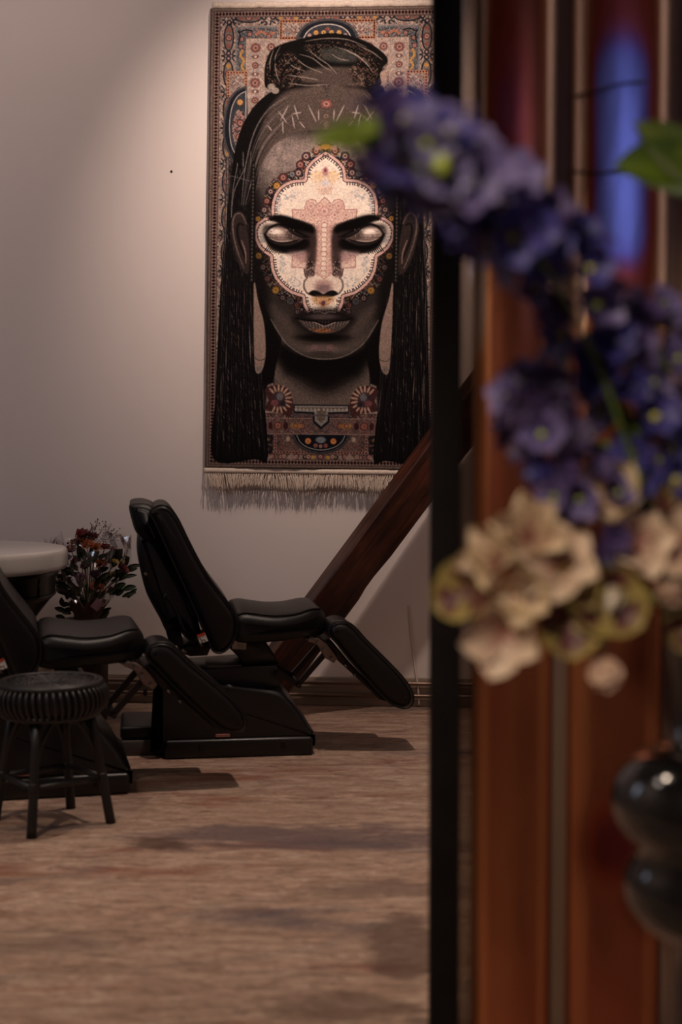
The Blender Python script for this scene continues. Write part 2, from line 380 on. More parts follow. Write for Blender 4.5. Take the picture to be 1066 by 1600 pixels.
    for k in range(15):
        for sx in (1, -1):
            u = (k + R.random() * .6) / 15; w = 4 + R.random() * 3; pts = []
            for j in range(15):
                t = j / 14; ya = 262 + 60 * (1 - u) ** 2; y = ya + (716 - ya) * t; g = max(0, (y - 300) / 420)
                pts.append((358 + u * 36 + (334 + u * 84 - 358 - u * 36) * g ** 1.2 + 2.2 * math.sin(j * 1.1 + k * 2.1), y))
            q = P(spl(pts, n=3)); q = q if sx > 0 else flip(q)
            line(q, w, c(30, 28, 30), .85, 1, mir=False); line([(x + w * .45, y) for x, y in q], 1.4, black, .9, .6, mir=False)
            for x, y in q[1:]:
                y += R.normal(0, 5)
                if R.random() < .6 and y < 700: line([(x - w * .3, y), (x + w * .1, y + 3 + 11 * R.random())], 1.0 + R.random() * .8, (c(70, 68, 72), c(104, 98, 102), c(126, 96, 86), c(58, 60, 68))[int(R.random() * 4)], .35 + .45 * R.random(), .6, mir=False)
    for k in range(18):      # black gaps between the locks
        u = k / 17; q = P([(358 + u * 36 + (334 + u * 84 - 358 - u * 36) * max(0, (y - 300) / 420), y) for y in range(260, 721, 46)])
        line(q, 1.5, black, .8)
    # swept strands at the temples
    for k in range(9):
        o = k * 5.0
        q = P(spl([(452 + o * .3, 150 + o * .9), (420 + o * .4, 172 + o), (398 + o * .3, 208 + o), (384 + o * .25, 262 + o), (378 + o * .2, 320)]))
        line(q, 1.3 if k % 2 else 2.2, c(128, 122, 124) if k % 3 == 0 else (c(30, 28, 29) if k % 2 else c(70, 64, 64)), .75, .7, taper=.7)
    line(P(spl([(372, 256), (364, 300), (362, 340), (366, 300), (384, 262)])), 1.2, c(140, 132, 134), .8)
    line(P(spl([(352, 282), (360, 275), (374, 278), (392, 283)])), 1.1, c(120, 112, 116), .7)
    # parting marks
    for x0, y0, x1, y1 in ((452, 166, 440, 188), (437, 174, 450, 192), (462, 165, 468, 186), (484, 165, 496, 190), (472, 176, 460, 178), (458, 180, 462, 200), (443, 190, 444, 208), (420, 196, 426, 204), (500, 172, 500, 188), (478, 200, 470, 190)):
        q = P([(x0, y0), (x1, y1)]); line(q, 2.2, c(190, 180, 178), .8, .7, taper=.6)
    rosette(0, 163, 10, .8, rust, pink, c(80, 60, 64), ry=8); rosette(0, 182, 6, .7, c(120, 90, 60), steel, c(70, 60, 64)); ell(0, 196, 4, 7, c(130, 104, 96), .7, .3)
    # ---- bun
    bun = P(spl([(418, 138), (415, 118), (418, 96), (428, 78), (450, 68), (482, 60), (515, 54), (548, 58), (580, 70), (604, 88), (608, 100), (600, 108), (600, 124), (592, 142), (575, 140), (548, 132), (505, 132), (470, 136), (440, 142)], True, 5))
    poly(bun, c(20, 18, 18), 1, 1.4, mir=False)
    poly(P(spl([(470, 128), (478, 112), (510, 106), (560, 108), (572, 118), (568, 136), (520, 133)], True)), c(92, 78, 72), .85, 4, mir=False)
    Fb = floral(2.6, 71, [c(22, 18, 18), c(120, 72, 58), c(150, 116, 96), c(58, 56, 50)], [60, 14, 10, 16])
    for q in (P(spl([(422, 130), (420, 100), (450, 82), (470, 96), (474, 128), (450, 138)], True)), P(spl([(548, 112), (570, 92), (600, 100), (598, 128), (580, 138), (556, 130)], True)), P(spl([(480, 72), (520, 64), (570, 76), (590, 92), (530, 96), (490, 88)], True))):
        m, b = pmask(q, 4); put(*b, m * .6, Fb[b[2]:b[3], b[0]:b[1]])
    poly(P(spl([(505, 78), (540, 78), (560, 90), (552, 100), (510, 96)], True)), c(62, 70, 68), .7, 3, mir=False)
    for pts in ([(462.0, 90), (480, 104), (506, 115)], [(452, 98), (462, 106), (478, 112)], [(470, 86), (490, 92), (506, 104), (520, 112)], [(488, 82), (500, 92), (516, 103), (528, 116)], [(430, 78), (424, 96), (424, 112)], [(440, 74), (432, 92), (434, 116), (440, 130)], [(450, 118), (480, 122), (500, 126)], [(480, 66), (510, 62), (545, 64), (575, 76)], [(545, 82), (562, 90), (580, 106)], [(530, 76), (552, 84), (572, 98), (586, 116)], [(452, 130), (480, 134), (510, 133)], [(520, 86), (534, 94), (548, 96)], [(560, 72), (584, 84), (600, 96)]):
        line(P(spl(pts)), 1.7, c(168, 156, 148), .72, .8, mir=False, taper=.8)
    for pts in ([(425, 128), (430, 100), (450, 80)], [(470, 70), (520, 70), (570, 84)], [(440, 134), (446, 110), (470, 92)], [(590, 134), (596, 112), (588, 96)]):
        line(P(spl(pts)), 3, black, .9, 1, mir=False, taper=.5)
    for x, y in ((426, 136), (432, 142)): ell(x - cx(y), y, 6, 5, c(170, 160, 150), .9, .3, mir=False)
    poly(P(spl([(575, 138), (598, 136), (606, 150), (612, 170), (600, 172), (592, 160)], True)), c(24, 21, 22), .95, 1.5, mir=False)
    poly(P(spl([(596, 118), (604, 112), (606, 128), (602, 138)], True)), c(190, 160, 140), .85, 1, mir=False)
    # ---- face
    face = P(spl([(511, 203), (470, 206), (432, 224), (408, 262), (399, 310), (396, 360), (398, 410), (407, 455), (424, 500), (448, 536), (478, 556), (509, 562), (540, 556), (570, 536), (594, 500), (611, 455), (620, 410), (622, 360), (620, 310), (613, 262), (590, 224), (552, 206)], True, 5))
    poly(face, c(58, 51, 49), 1, 1.2, mir=False)
    m, b = pmask(face, 2)
    fm = np.zeros((H, W)); fm[b[2]:b[3], b[0]:b[1]] = m
    g = np.clip((330 - GY) / 70, 0, 1) * fm; fore = c(138, 122, 114)
    mott = .74 + .22 * vnoise(9, 8) + .30 * vnoise(1.6, 9)
    C[:] = C + ((fore * mott[..., None] + c(0, 4, 8)) - C) * (g * np.clip((GY - 200) / 26, 0, 1) * .95)[..., None]
    for sx in (-1, 1):       # cheeks and temple fall dark towards the hair
        poly([(sx * 106, 300), (sx * 118, 300), (sx * 118, 470), (sx * 84, 520), (sx * 86, 450), (sx * 97, 380)], c(22, 20, 21), .8, 10, mir=False)
    poly(P(spl([(430, 505), (450, 525), (509, 545), (568, 525), (588, 505), (560, 548), (509, 556), (458, 548)], True)), c(112, 100, 96), .55, 9, mir=False)
    poly(P(spl([(425, 478), (446, 490), (462, 512), (458, 530), (438, 515)], True)), c(92, 80, 76), .7, 9)
    line(P(spl([(424, 500), (448, 537), (478, 557), (509, 562), (540, 557), (570, 537), (594, 500)])), 1.6, c(150, 138, 132), .85, 1, mir=False, taper=.5)
    ell(0, 545, 26, 7, c(120, 100, 98), .6, .6); ell(-12, 543, 6, 4, c(128, 92, 94), .5, .4); ell(0, 552, 16, 3, c(56, 46, 46), .6, .5)
    # floral wreath round the medallion, then the medallion
    med = [(511, 236), (500, 242), (489, 250), (480, 260), (477, 270), (476.5, 279), (466, 279.5), (457, 281), (446, 285.5), (437, 292), (430, 302), (426, 314), (424.5, 326), (425, 337), (413, 340), (402, 348), (396.5, 360), (398, 374), (405, 388), (415, 397), (422.5, 402), (423, 412), (425, 424), (430, 436), (438, 446), (447, 454), (456, 460), (465, 463), (473, 465), (474, 474), (477, 482), (481, 490), (490, 494), (509, 496)]
    mp = P(med); full = mp + [(-x, y) for x, y in mp[::-1][1:-1]]
    d, _ = segdist(GX, GY, full, True)
    ins = np.zeros((H, W), bool); n = len(full)
    for i in range(n):
        ax, ay = full[i]; bx, by = full[(i + 1) % n]
        if ay != by: ins ^= ((ay > GY) != (by > GY)) & (GX < (bx - ax) * (GY - ay) / (by - ay) + ax)
    wre = (~ins) & (d < 15) & (fm > .3)
    Fw = floral(2.8, 81, [navy * 1.2, c(60, 56, 66), rust, pink, cream, steel, ochre], [30, 16, 14, 14, 10, 12, 4])
    dim = np.where(GY > 395, .55, .78) * np.clip(1.25 - np.abs(GX) / 190, .5, 1)
    k = np.clip((15.5 - d) / 3, 0, 1) * wre * .95; C[:] = C + (Fw * dim[..., None] - C) * k[..., None]
    for x, y, r, kind in ((496, 236, 6, 0), (480, 244, 7, 1), (471, 257, 7, 0), (468, 270, 7, 1), (458, 272, 5, 2), (444, 277, 7, 0), (434, 290, 6.5, 3), (424, 299, 6, 1), (418, 314, 6, 0), (414, 328, 6, 1), (404, 342, 5, 3), (405, 400, 6, 3), (412, 418, 6, 1), (419, 436, 6, 0), (432, 454, 7, 3), (443, 466, 6, 1), (455, 471, 6.5, 2), (465, 477, 5, 0), (466, 488, 5, 1)):
        c1 = (rust, c(120, 80, 84), c(150, 140, 140), ochre)[kind] * .86; c2 = (pink, c(206, 184, 172), steel, c(226, 170, 84))[kind] * .92
        if y > 395: c1 = c1 * (.8 if kind == 3 else .62); c2 = c2 * (.8 if kind == 3 else .6)
        rosette(x - cx(y), y, r, .88, c1, c2, navy * .8)
    ell(0, 229, 9, 4, ochre, .95, .3); ell(-13, 231, 5, 4, pink, .9, .3); ell(0, 221, 6, 4, c(110, 70, 80), .9, .3)
    creamw = c(238, 226, 212)
    C[ins] = creamw
    wash = np.clip((.35 - np.abs(vnoise(8, 14) - .5)) * 3, 0, 1) * vnoise(2.2, 15); kk = ins & (d > 14); C[kk] = (C + (c(196, 196, 196) - C) * (wash * .35)[..., None])[kk]
    bandc = c(206, 172, 164)
    k = ins & (d < 5.6); C[k] = bandc
    k = ins & (d < 1.1); C[k] = c(96, 66, 70)
    k = ins & (d > 5.2) & (d < 6.6); C[k] = c(96, 72, 78)
    # comb of short dark ticks along the inner side
    L = 0
    for i in range(len(mp) - 1):
        (ax, ay), (bx, by) = mp[i], mp[i + 1]; l = math.hypot(bx - ax, by - ay); nx, ny = -(by - ay) / l, (bx - ax) / l
        if (nx * (0 - ax) + ny * (365 - ay)) < 0: nx, ny = -nx, -ny
        while L < l:
            x = ax + (bx - ax) * L / l; y = ay + (by - ay) * L / l
            if not (335 < y < 403): line([(x + nx * 6, y + ny * 6), (x + nx * 9.5, y + ny * 9.5)], 1.9, c(74, 62, 70), .9, .5)
            else: line([(x + nx * 5, y + ny * 5), (x + nx * 7.5, y + ny * 7.5)], 1.4, c(110, 84, 92), .8, .5)
            L += 4.3
        L -= l
    # blue grey sprays inside the lobes
    for x, y, rx, ry in ((455, 305, 16, 8), (436, 318, 5, 14), (442, 412, 6, 14), (462, 440, 15, 9), (410, 372, 6, 12)):
        X = x - cx(y)
        for k in range(26):
            t = R.random() * 6.28; r = R.random() ** .5
            ell(X + rx * r * math.cos(t), y + ry * r * math.sin(t), 1.7, 1.4, c(160, 172, 184) if R.random() < .7 else c(190, 176, 168), .55, .5)
    # forehead vase motif
    ell(-12, 275, 8, 7, c(226, 196, 156), .8, .4); ell(0, 290, 13, 13, c(222, 200, 184), .8, .3); ell(0, 268, 5, 7, c(180, 126, 126), .9, .35); ell(0, 266, 2, 3, c(120, 66, 74), .9, .4); ell(0, 286, 6, 5, c(206, 206, 214), .9, .3)
    for k in range(7): ell(-13 + 9 * math.cos(k * .9), 276 + 8 * math.sin(k * .9), 1.5, 1.5, c(206, 162, 96), .8, .4)
    for k in range(5): line([(-12 + k * 3, 294), (-9 + k * 2.2, 304)], 1, c(186, 150, 140), .7)
    # pink lotus star over brow, nose and cheeks
    lot = P([(509, 308), (503, 314), (498, 321), (495, 313), (488, 311), (481, 314), (478, 323), (478, 328), (458, 327), (459, 343), (470, 352), (484, 362), (486, 390), (476, 396), (458, 400), (457.5, 418), (476, 419), (479, 432), (489, 432), (496, 426), (509, 437)])
    lf = lot + [(-x, y) for x, y in lot[::-1][1:-1]]
    poly(lf, c(218, 186, 176), 1, .8, mir=False)
    m, b = pmask(lf, .8); Fl = floral(1.9, 91, [c(224, 196, 186), c(196, 150, 146), c(232, 214, 200), c(170, 120, 120), c(214, 170, 128)], [34, 22, 24, 12, 8])
    put(*b, m * .62, Fl[b[2]:b[3], b[0]:b[1]])
    line(lf, 1.2, c(168, 116, 116), .9, .5, mir=False, closed=True)
    li = [(x * .9, 372 + (y - 372) * .93) for x, y in lf]; line(li, .9, c(236, 218, 208), .8, .5, mir=False, closed=True)
    for x, y, r in ((-22, 322, 7), (-8, 322, 6), (0, 330, 8), (-16, 336, 6), (-34, 336, 6), (0, 348, 6.5), (-11, 356, 5)):
        ell(x, y, r, r, c(186, 138, 136), .5, .2); ell(x, y, r * .7, r * .7, c(228, 202, 190), .7, .2); ell(x, y, r * .3, r * .3, c(170, 112, 116), .7, .3)
    for y in np.arange(352, 432, 7.5):
        ell(0, y, 5.2, 4.6, c(176, 136, 126), .7, .2); ell(0, y, 4, 3.4, c(240, 226, 210), .9, .2); ell(-9, y + 3, 2.6, 2.6, c(200, 158, 150), .7, .3)
    sh = np.clip((np.abs(GX) - 88) / 34, 0, 1) * fm * .6
    C[:] = C + (c(24, 20, 21) - C) * sh[..., None]
    # eyes: sockets, brows, lids, lashes
    poly(P(spl([(412, 362), (416, 352), (434, 350), (460, 350), (486, 352), (494, 366), (490, 388), (474, 394), (452, 396), (432, 390), (418, 380)], True)), c(30, 25, 26), .92, 6)
    poly(P(spl([(486, 352), (497, 360), (494, 385), (491, 410), (484, 418), (478, 396), (480, 374)], True)), c(58, 44, 44), .8, 5)
    poly(P(spl([(420, 341), (434, 335.5), (448, 337), (464, 342), (480, 348), (492, 356), (491, 364), (480, 362), (462, 359), (446, 353), (432, 347)], True)), c(16, 13, 14), .97, 3.2)
    for k in range(26):
        t = k / 25; x = 424 + 66 * t; y = 342 + 14 * t - 8 * t * (1 - t)
        line(P([(x, y + 3), (x - 4 + 3 * t, y - 5 - R.random() * 2)]), 1.2, c(14, 12, 13), .8, .5)
    poly(P(spl([(417, 372), (416, 360), (428, 355), (446, 357), (456, 366), (468, 374), (452, 378), (432, 377)], True)), c(120, 104, 100), .75, 4)
    poly(P(spl([(418, 368), (424, 360), (436, 355.5), (450, 358), (462, 367), (474, 374), (456, 377), (436, 377), (424, 374)], True)), c(124, 106, 100), .95, 2.5)
    ell(434 - cx(363), 363, 14, 6.5, c(196, 180, 170), .9, .7, rot=.12); ell(432 - cx(363), 362, 9, 4, c(246, 236, 226), 1, .7, mir=False, rot=.1); ell(580 - cx(363), 362, 9.5, 4.2, c(248, 238, 228), 1, .7, mir=False, rot=-.1)
    line(P(spl([(415, 366), (423, 356), (437, 350.5), (454, 353.5), (466, 362), (480, 369)])), 3.2, c(16, 12, 13), .95, 1.4, taper=.3)
    for y0 in (366, 370): line(P(spl([(422, y0 + 1), (434, y0 + 1), (448, y0 + 1), (460, y0 + 4)])), .9, c(70, 54, 54), .5, .6)
    poly(P(spl([(448, 362), (460, 366), (478, 374), (462, 378), (452, 374)], True)), c(60, 48, 48), .5, 4)
    for k in range(30):
        x = 420 + R.random() * 44; y = 357 + R.random() * 16; ell(x - cx(y), y, .9, .9, c(60, 48, 50) if k % 2 else c(206, 190, 180), .45, .5)
    line(P(spl([(440, 352), (450, 356), (458, 364), (472, 370), (488, 370)])), 2.2, c(20, 16, 17), .9, 1, taper=.3)
    line(P(spl([(424, 373), (434, 377), (446, 377.5), (458, 376)])), 2.2, c(190, 174, 166), .85, .8, taper=.6)
    line(P(spl([(419, 370), (425, 375), (436, 379), (450, 379.5), (466, 376)])), 1.6, c(24, 18, 19), .9, .7)
    line(P(spl([(423, 376), (436, 379), (450, 378.5), (470, 374)])), 1.2, c(26, 20, 21), .9, .5)
    line(P(spl([(416, 368), (422, 379), (434, 385), (450, 387), (464, 384), (478, 376)])), 4.5, c(14, 12, 13), 1, 1.6, taper=.35)
    poly(P(spl([(414, 366), (420, 376), (436, 384), (456, 385), (480, 374), (484, 384), (466, 393), (444, 395), (424, 388)], True)), c(16, 13, 14), .8, 3.5)
    for k in range(17):
        t = k / 16; x = 421 + 44 * t; y = 379 + 8 * math.sin(math.pi * min(1, t * .8 + .15))
        line(P(spl([(x, y), (x - 3 + 3 * t, y + 4.5), (x - 6.5 + 7 * t, y + 8.5 + R.random() * 2)])), 1.3, c(14, 12, 13), .95, .5)
    poly(P(spl([(452, 394), (470, 392), (482, 396), (478, 410), (462, 404)], True)), c(150, 118, 124), .55, 5)
    # nose: flank shadows, tip, nostrils
    poly(P(spl([(487, 368), (496, 372), (497, 396), (494, 420), (492, 432), (484, 434), (478, 428), (481, 412), (488, 392)], True)), c(66, 50, 50), .8, 3)
    for k in range(34):
        x = 481 + R.random() * 12; y = 408 + R.random() * 25; ell(x - cx(y), y, .9, .9, c(190, 170, 160) if k % 2 else c(24, 20, 22), .7, .4)
    line(P(spl([(477, 420), (479, 432), (486, 434), (493, 429)])), 1.3, c(60, 44, 46), .9)
    poly(P(spl([(480, 436), (492, 432), (509, 440), (509, 462), (496, 456), (486, 460), (478, 450)], True)), c(230, 214, 200), .9, 3)
    line(P(spl([(482, 434), (477, 441), (477, 451), (483, 459), (490, 460)])), 2.2, c(62, 50, 52), .9, 1.2, taper=.3)
    ell(0, 447, 14, 9, c(150, 116, 116), .75, .5); ell(0, 452, 12, 7, c(120, 98, 104), .7, .5); ell(-5, 441, 4, 3, c(196, 160, 150), .6, .5)
    poly(P(spl([(484, 459), (490, 454), (498, 455), (505, 459), (509, 461), (509, 465), (500, 465), (490, 463)], True)), c(24, 19, 20), .97, 1.6)
    # philtrum
    poly(P(spl([(489, 465), (509, 464), (509, 480), (498, 476)], True)), c(196, 146, 92), .75, 3)
    for k in range(40):
        x = 489 + R.random() * 40; y = 465 + R.random() * 11; ell(x - cx(y), y, 1, 1, (c(150, 92, 40), c(226, 196, 150), c(110, 74, 60))[k % 3], .75, .4, mir=False)
    ell(0, 474, 3.4, 3.8, c(92, 50, 84), .9, .4)
    # lips
    poly(P(spl([(458, 498), (470, 512), (488, 526), (509, 531), (530, 526), (548, 512), (558, 498), (540, 486), (509, 480), (478, 486)], True)), c(34, 28, 28), .75, 6, mir=False)
    poly(P([(x, y) for x, y in spl([(464, 497), (478, 491), (492, 486.5), (502, 486), (509, 488.5), (516, 486), (526, 486.5), (540, 491), (553, 497), (540, 501), (509, 507), (478, 501)], True)]), c(34, 28, 30), 1, 1.2, mir=False)
    ell(0, 495, 22, 4.5, c(92, 80, 82), .8, .6); line(P(spl([(492, 488), (502, 487.5), (509, 490), (516, 487.5), (526, 488)])), 1.6, c(120, 108, 108), .8, .7, mir=False)
    poly(P(spl([(468, 500), (480, 502), (496, 503), (509, 507), (522, 503), (538, 502), (549, 500), (541, 511), (526, 519), (509, 522), (491, 519), (477, 511)], True)), c(82, 71, 71), 1, 1.5, mir=False)
    for k in range(30):
        t = k / 29; x = 472 + 74 * t; h = 9 * math.sin(math.pi * (t * .9 + .05)); line(P([(x, 503), (509 + (x - 509) * .9, 504 + h)]), 1.1, c(142, 128, 122) if k % 2 else c(46, 40, 43), .55, .6, mir=False)
    ell(0, 517, 14, 3.2, c(160, 94, 48), .75, .6); 
    for k in range(16): ell(-20 + k * 2.6, 515 + 2.5 * math.sin(k * 2.1), 1.1, 1, c(70, 44, 34) if k % 2 else c(170, 124, 92), .7, .4, mir=False)
    line(P(spl([(464, 498), (478, 501), (494, 502.5), (509, 507), (524, 502.5), (540, 501), (553, 498)])), 2, c(14, 12, 13), 1, .8, mir=False, taper=.2)
    line(P(spl([(492, 504), (500, 507), (509, 510.5), (518, 507), (526, 504)])), 1.2, c(170, 152, 148), .7, .6, mir=False)
    ell(0, 528, 38, 6, c(16, 14, 14), .85, .5)
    # long tan ear drops and ears
    poly(P(spl([(398, 438), (404, 470), (413, 505), (416, 545), (413, 572), (406, 585), (399, 580), (397, 540), (397, 480)], True)), c(158, 134, 122), 1, 1.2)
    line(P(spl([(398, 560), (405, 565), (415, 562)])), 1.2, c(70, 58, 56), .9); ell(405 - cx(578), 578, 5, 5, c(120, 112, 108), .8, .4)
    poly(P(spl([(365, 336), (374, 330), (383, 336), (386, 352), (390, 380), (391, 412), (388, 428), (379, 424), (370, 404), (363, 376), (361, 352)], True)), c(58, 47, 46), 1, 1.2)
    line(P(spl([(386, 350), (378, 335), (368, 336), (364, 352), (367, 376), (374, 400), (382, 420)])), 2.2, c(128, 108, 102), .8, .9, taper=.5)
    line(P(spl([(381, 352), (374, 350), (371, 362), (376, 384), (384, 404)])), 3.6, c(24, 20, 20), .9, .9, taper=.3)
    line(P(spl([(378, 376), (384, 394), (385, 412)])), 2.4, c(160, 120, 116), .8, .7, taper=.5)
    # dark plaited cord framing the face on both sides
    line([(-114, 255), (-112, 340), (-110, 440)], 6, c(26, 23, 23), .92, 1)
    for y in np.arange(258, 440, 6): ell(-113.5, y, 1.4, 2.2, c(84, 76, 72), .9, .4)
    # woven grain
    tuft = np.array([c(30, 30, 36), c(186, 168, 154), c(120, 104, 98), c(104, 58, 54), c(96, 104, 112)])[R.choice(5, size=(H, W), p=[.32, .22, .28, .1, .08])]
    out = (1 - fm) * .17; out[C.mean(-1) < .2] *= .35
    C[:] = C + (tuft - C) * out[..., None]
    grey = C.mean(-1, keepdims=True); C[:] = grey + (C - grey) * (.88 - .06 * (1 - fm[..., None]))
    C[:] = C * (1 - .05 * (1 - fm[..., None]))
    grain = 1 + (R.random((H, W)) - .5) * .16 + (vnoise(2.0, 99, False) - .5) * .14
    C[:] = np.clip(C * grain[..., None], 0, 1)
    C[:] = np.clip(C * c(255, 247, 242), 0, 1)
    C[:] = C * (.72 + .28 * np.clip((C.mean(-1, keepdims=True) - .06) / .36, 0, 1))
    lin = np.where(C <= .04045, C / 12.92, ((C + .055) / 1.055) ** 2.4)
    return lin, C

# ------------------------------------------------------------------ the room
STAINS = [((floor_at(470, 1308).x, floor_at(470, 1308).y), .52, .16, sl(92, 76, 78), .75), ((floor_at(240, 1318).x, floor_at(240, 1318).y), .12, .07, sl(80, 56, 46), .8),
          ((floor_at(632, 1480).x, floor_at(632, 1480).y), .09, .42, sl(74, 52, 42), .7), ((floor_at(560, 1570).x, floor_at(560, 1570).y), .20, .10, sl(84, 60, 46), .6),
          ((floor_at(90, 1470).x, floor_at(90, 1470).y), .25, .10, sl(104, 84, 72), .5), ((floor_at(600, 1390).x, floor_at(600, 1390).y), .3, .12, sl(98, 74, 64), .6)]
def floor_material():
    m = bpy.data.materials.new('worn_painted_boards'); m.use_nodes = True; nt = m.node_tree; N = nt.nodes; L = nt.links; b = pbsdf(m)
    tc = N.new('ShaderNodeTexCoord')
    def noise(sc, scale, det=5, rough=.55, dist=0.0, off=(0, 0, 0)):
        mp = N.new('ShaderNodeMapping'); mp.inputs['Scale'].default_value = sc; mp.inputs['Location'].default_value = off; L.new(tc.outputs['Object'], mp.inputs[0])
        n = N.new('ShaderNodeTexNoise'); n.inputs['Scale'].default_value = scale; n.inputs['Detail'].default_value = det; n.inputs['Roughness'].default_value = rough; n.inputs['Distortion'].default_value = dist
        L.new(mp.outputs[0], n.inputs['Vector']); return n.outputs['Fac']
    def ramp(src, stops):
        r = N.new('ShaderNodeValToRGB'); L.new(src, r.inputs[0]); e = r.color_ramp.elements
        e[0].position, e[0].color = stops[0]; e[1].position, e[1].color = stops[-1]
        for p, c in stops[1:-1]:
            x = e.new(p); x.color = c
        return r.outputs[0]
    def mix(a, b_, fac, mode='MIX'):
        x = N.new('ShaderNodeMix'); x.data_type = 'RGBA'; x.blend_type = mode
        if isinstance(fac, float): x.inputs['Factor'].default_value = fac
        else: L.new(fac, x.inputs['Factor'])
        for s, v in ((6, a), (7, b_)):
            if isinstance(v, tuple): x.inputs[s].default_value = v
            else: L.new(v, x.inputs[s])
        return x.outputs[2]
    streak = noise((1.3, 5.2, 1), 2.6, 12, .80, 1.6)
    base = ramp(streak, [(.30, sl(104, 76, 62)), (.44, sl(156, 126, 108)), (.55, sl(182, 154, 134)), (.68, sl(208, 186, 166))])
    fine = ramp(noise((3.0, 17, 1), 7, 10, .82, 1.2), [(.37, (.34, .29, .27, 1)), (.52, (1, 1, 1, 1))])
    col = mix(base, fine, .75, 'MULTIPLY')
    rustp = ramp(noise((.8, 3.2, 1), 1.7, 6, .6, .4, (3, 1, 0)), [(.56, (0, 0, 0, 1)), (.7, (1, 1, 1, 1))])
    col = mix(col, sl(128, 74, 54), rustp)
    # old grey violet paint stain and dark scuffs
    st = ramp(noise((.55, 1.5, 1), 1.15, 8, .66, .9, (7.3, 2.2, 0)), [(.54, (0, 0, 0, 1)), (.66, (.85, .85, .85, 1))])
    col = mix(col, sl(84, 74, 78), st)
    chips = ramp(noise((2.0, 7, 1), 7, 7, .74, .6, (1, 5, 0)), [(.60, (0, 0, 0, 1)), (.66, (1, 1, 1, 1))])
    col = mix(col, sl(58, 42, 36), chips)
    pale = ramp(noise((2.2, 8, 1), 8, 5, .6, .2, (9, 5, 0)), [(.66, (0, 0, 0, 1)), (.72, (.8, .8, .8, 1))])
    col = mix(col, sl(214, 200, 188), pale)
    # a few old stains that have a shape of their own
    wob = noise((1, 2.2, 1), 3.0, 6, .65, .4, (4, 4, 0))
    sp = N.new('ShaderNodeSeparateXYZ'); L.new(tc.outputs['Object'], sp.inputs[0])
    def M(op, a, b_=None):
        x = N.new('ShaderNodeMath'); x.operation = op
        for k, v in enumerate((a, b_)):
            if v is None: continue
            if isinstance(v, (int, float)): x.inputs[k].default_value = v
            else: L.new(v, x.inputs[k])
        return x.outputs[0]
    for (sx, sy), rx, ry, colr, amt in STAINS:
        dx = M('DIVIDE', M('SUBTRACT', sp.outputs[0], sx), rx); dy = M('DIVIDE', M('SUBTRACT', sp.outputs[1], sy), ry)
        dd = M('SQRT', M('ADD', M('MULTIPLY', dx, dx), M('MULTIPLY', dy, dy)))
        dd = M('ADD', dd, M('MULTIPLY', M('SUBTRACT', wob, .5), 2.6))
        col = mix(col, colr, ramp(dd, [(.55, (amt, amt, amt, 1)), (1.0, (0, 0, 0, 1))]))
    L.new(col, b.inputs['Base Color'])
    rr = ramp(streak, [(.3, (.6, .6, .6, 1)), (.7, (.42, .42, .42, 1))]); L.new(rr, b.inputs['Roughness'])
    b.inputs['Specular IOR Level'].default_value = .35
    bp = N.new('ShaderNodeBump'); bp.inputs['Strength'].default_value = .55; bp.inputs['Distance'].default_value = .004
    L.new(fine, bp.inputs['Height']); L.new(bp.outputs[0], b.inputs['Normal'])
    return m
def wall_material():
    m = mat('painted_plaster', sl(226, 214, 208), .55, noise=.02, nscale=1.5, bump=.12, bscale=14)
    return m
WALL = wall_material()
CEIL = mat('ceiling_paint', sl(120, 112, 108), .8, noise=.03)
SIDE = mat('side_wall_paint', sl(196, 184, 176), .7, noise=.04)
def shell(name, pts, m):
    bm = bmesh.new(); bm.faces.new([bm.verts.new(p) for p in pts]); o = new_obj(name, bm, m, smooth=False); o['kind'] = 'structure'; return o
def slabbox(name, lo, hi, m, M=None):
    bm = bmesh.new(); add_box(bm, lo, hi, M); o = new_obj(name, bm, m, smooth=False); o['kind'] = 'structure'; return o
XL, XR, YB, ZC = -3.4, 3.0, -1.6, 3.7
def wall_y(x): return (WD - WN.x * x) / WN.y
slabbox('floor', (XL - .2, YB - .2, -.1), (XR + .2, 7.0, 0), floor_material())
slabbox('ceiling', (XL - .2, YB - .2, ZC), (XR + .2, 7.0, ZC + .1), CEIL)
MW = Matrix.Rotation(-YAW, 4, 'Z') ; 
MW.translation = WN * WD
slabbox('wall_back', (-3.9, 0, -.1), (3.6, .12, ZC + .05), WALL, MW)
slabbox('wall_left', (XL - .12, YB - .2, 0), (XL, 7.0, ZC), SIDE)
slabbox('wall_right', (XR, YB - .2, 0), (XR + .12, 7.0, ZC), SIDE)
slabbox('wall_front', (XL - .1, YB - .12, 0), (XR + .1, YB, ZC), SIDE)
BASEB = mat('baseboard_paint', sl(150, 132, 118), .5, noise=.08, nscale=6)
bm = bmesh.new(); add_box(bm, (-3.2, -.018, 0), (2.9, 0, .125), MW, .004); o = new_obj('baseboard_back', bm, BASEB, smooth='auto'); o['kind'] = 'structure'
# two heating pipes run along the foot of the wall
PIPE = mat('pipe_paint', sl(120, 98, 84), .28, .5, noise=.05)
BRK = mat('dark_iron', sl(40, 36, 34), .45, .6, noise=.1)
for z, lab in ((.104, 'upper of two thin metal heating pipes along the foot of the wall'), (.050, 'lower of two thin metal heating pipes just above the floor by the wall')):
    root = tag(empty('heating_pipe', MW @ Vector((0, -.036, z))), lab, 'pipe', 'heating pipes along the wall')
    bm = bmesh.new(); add_tube(bm, [root.matrix_basis.inverted() @ (MW @ Vector((x, -.036, z))) for x in np.linspace(-3.1, 2.8, 12)], .0085, 12)
    new_obj('tube', bm, PIPE, root)
    for x in (-2.6, -1.35, .62, 1.9):
        bm = bmesh.new(); add_box(bm, (x - .008, -.047, z - .012), (x + .008, -.018, z + .012), MW, .003)
        for v in bm.verts: v.co -= root.location
        new_obj('bracket', bm, BRK, root, 'auto')
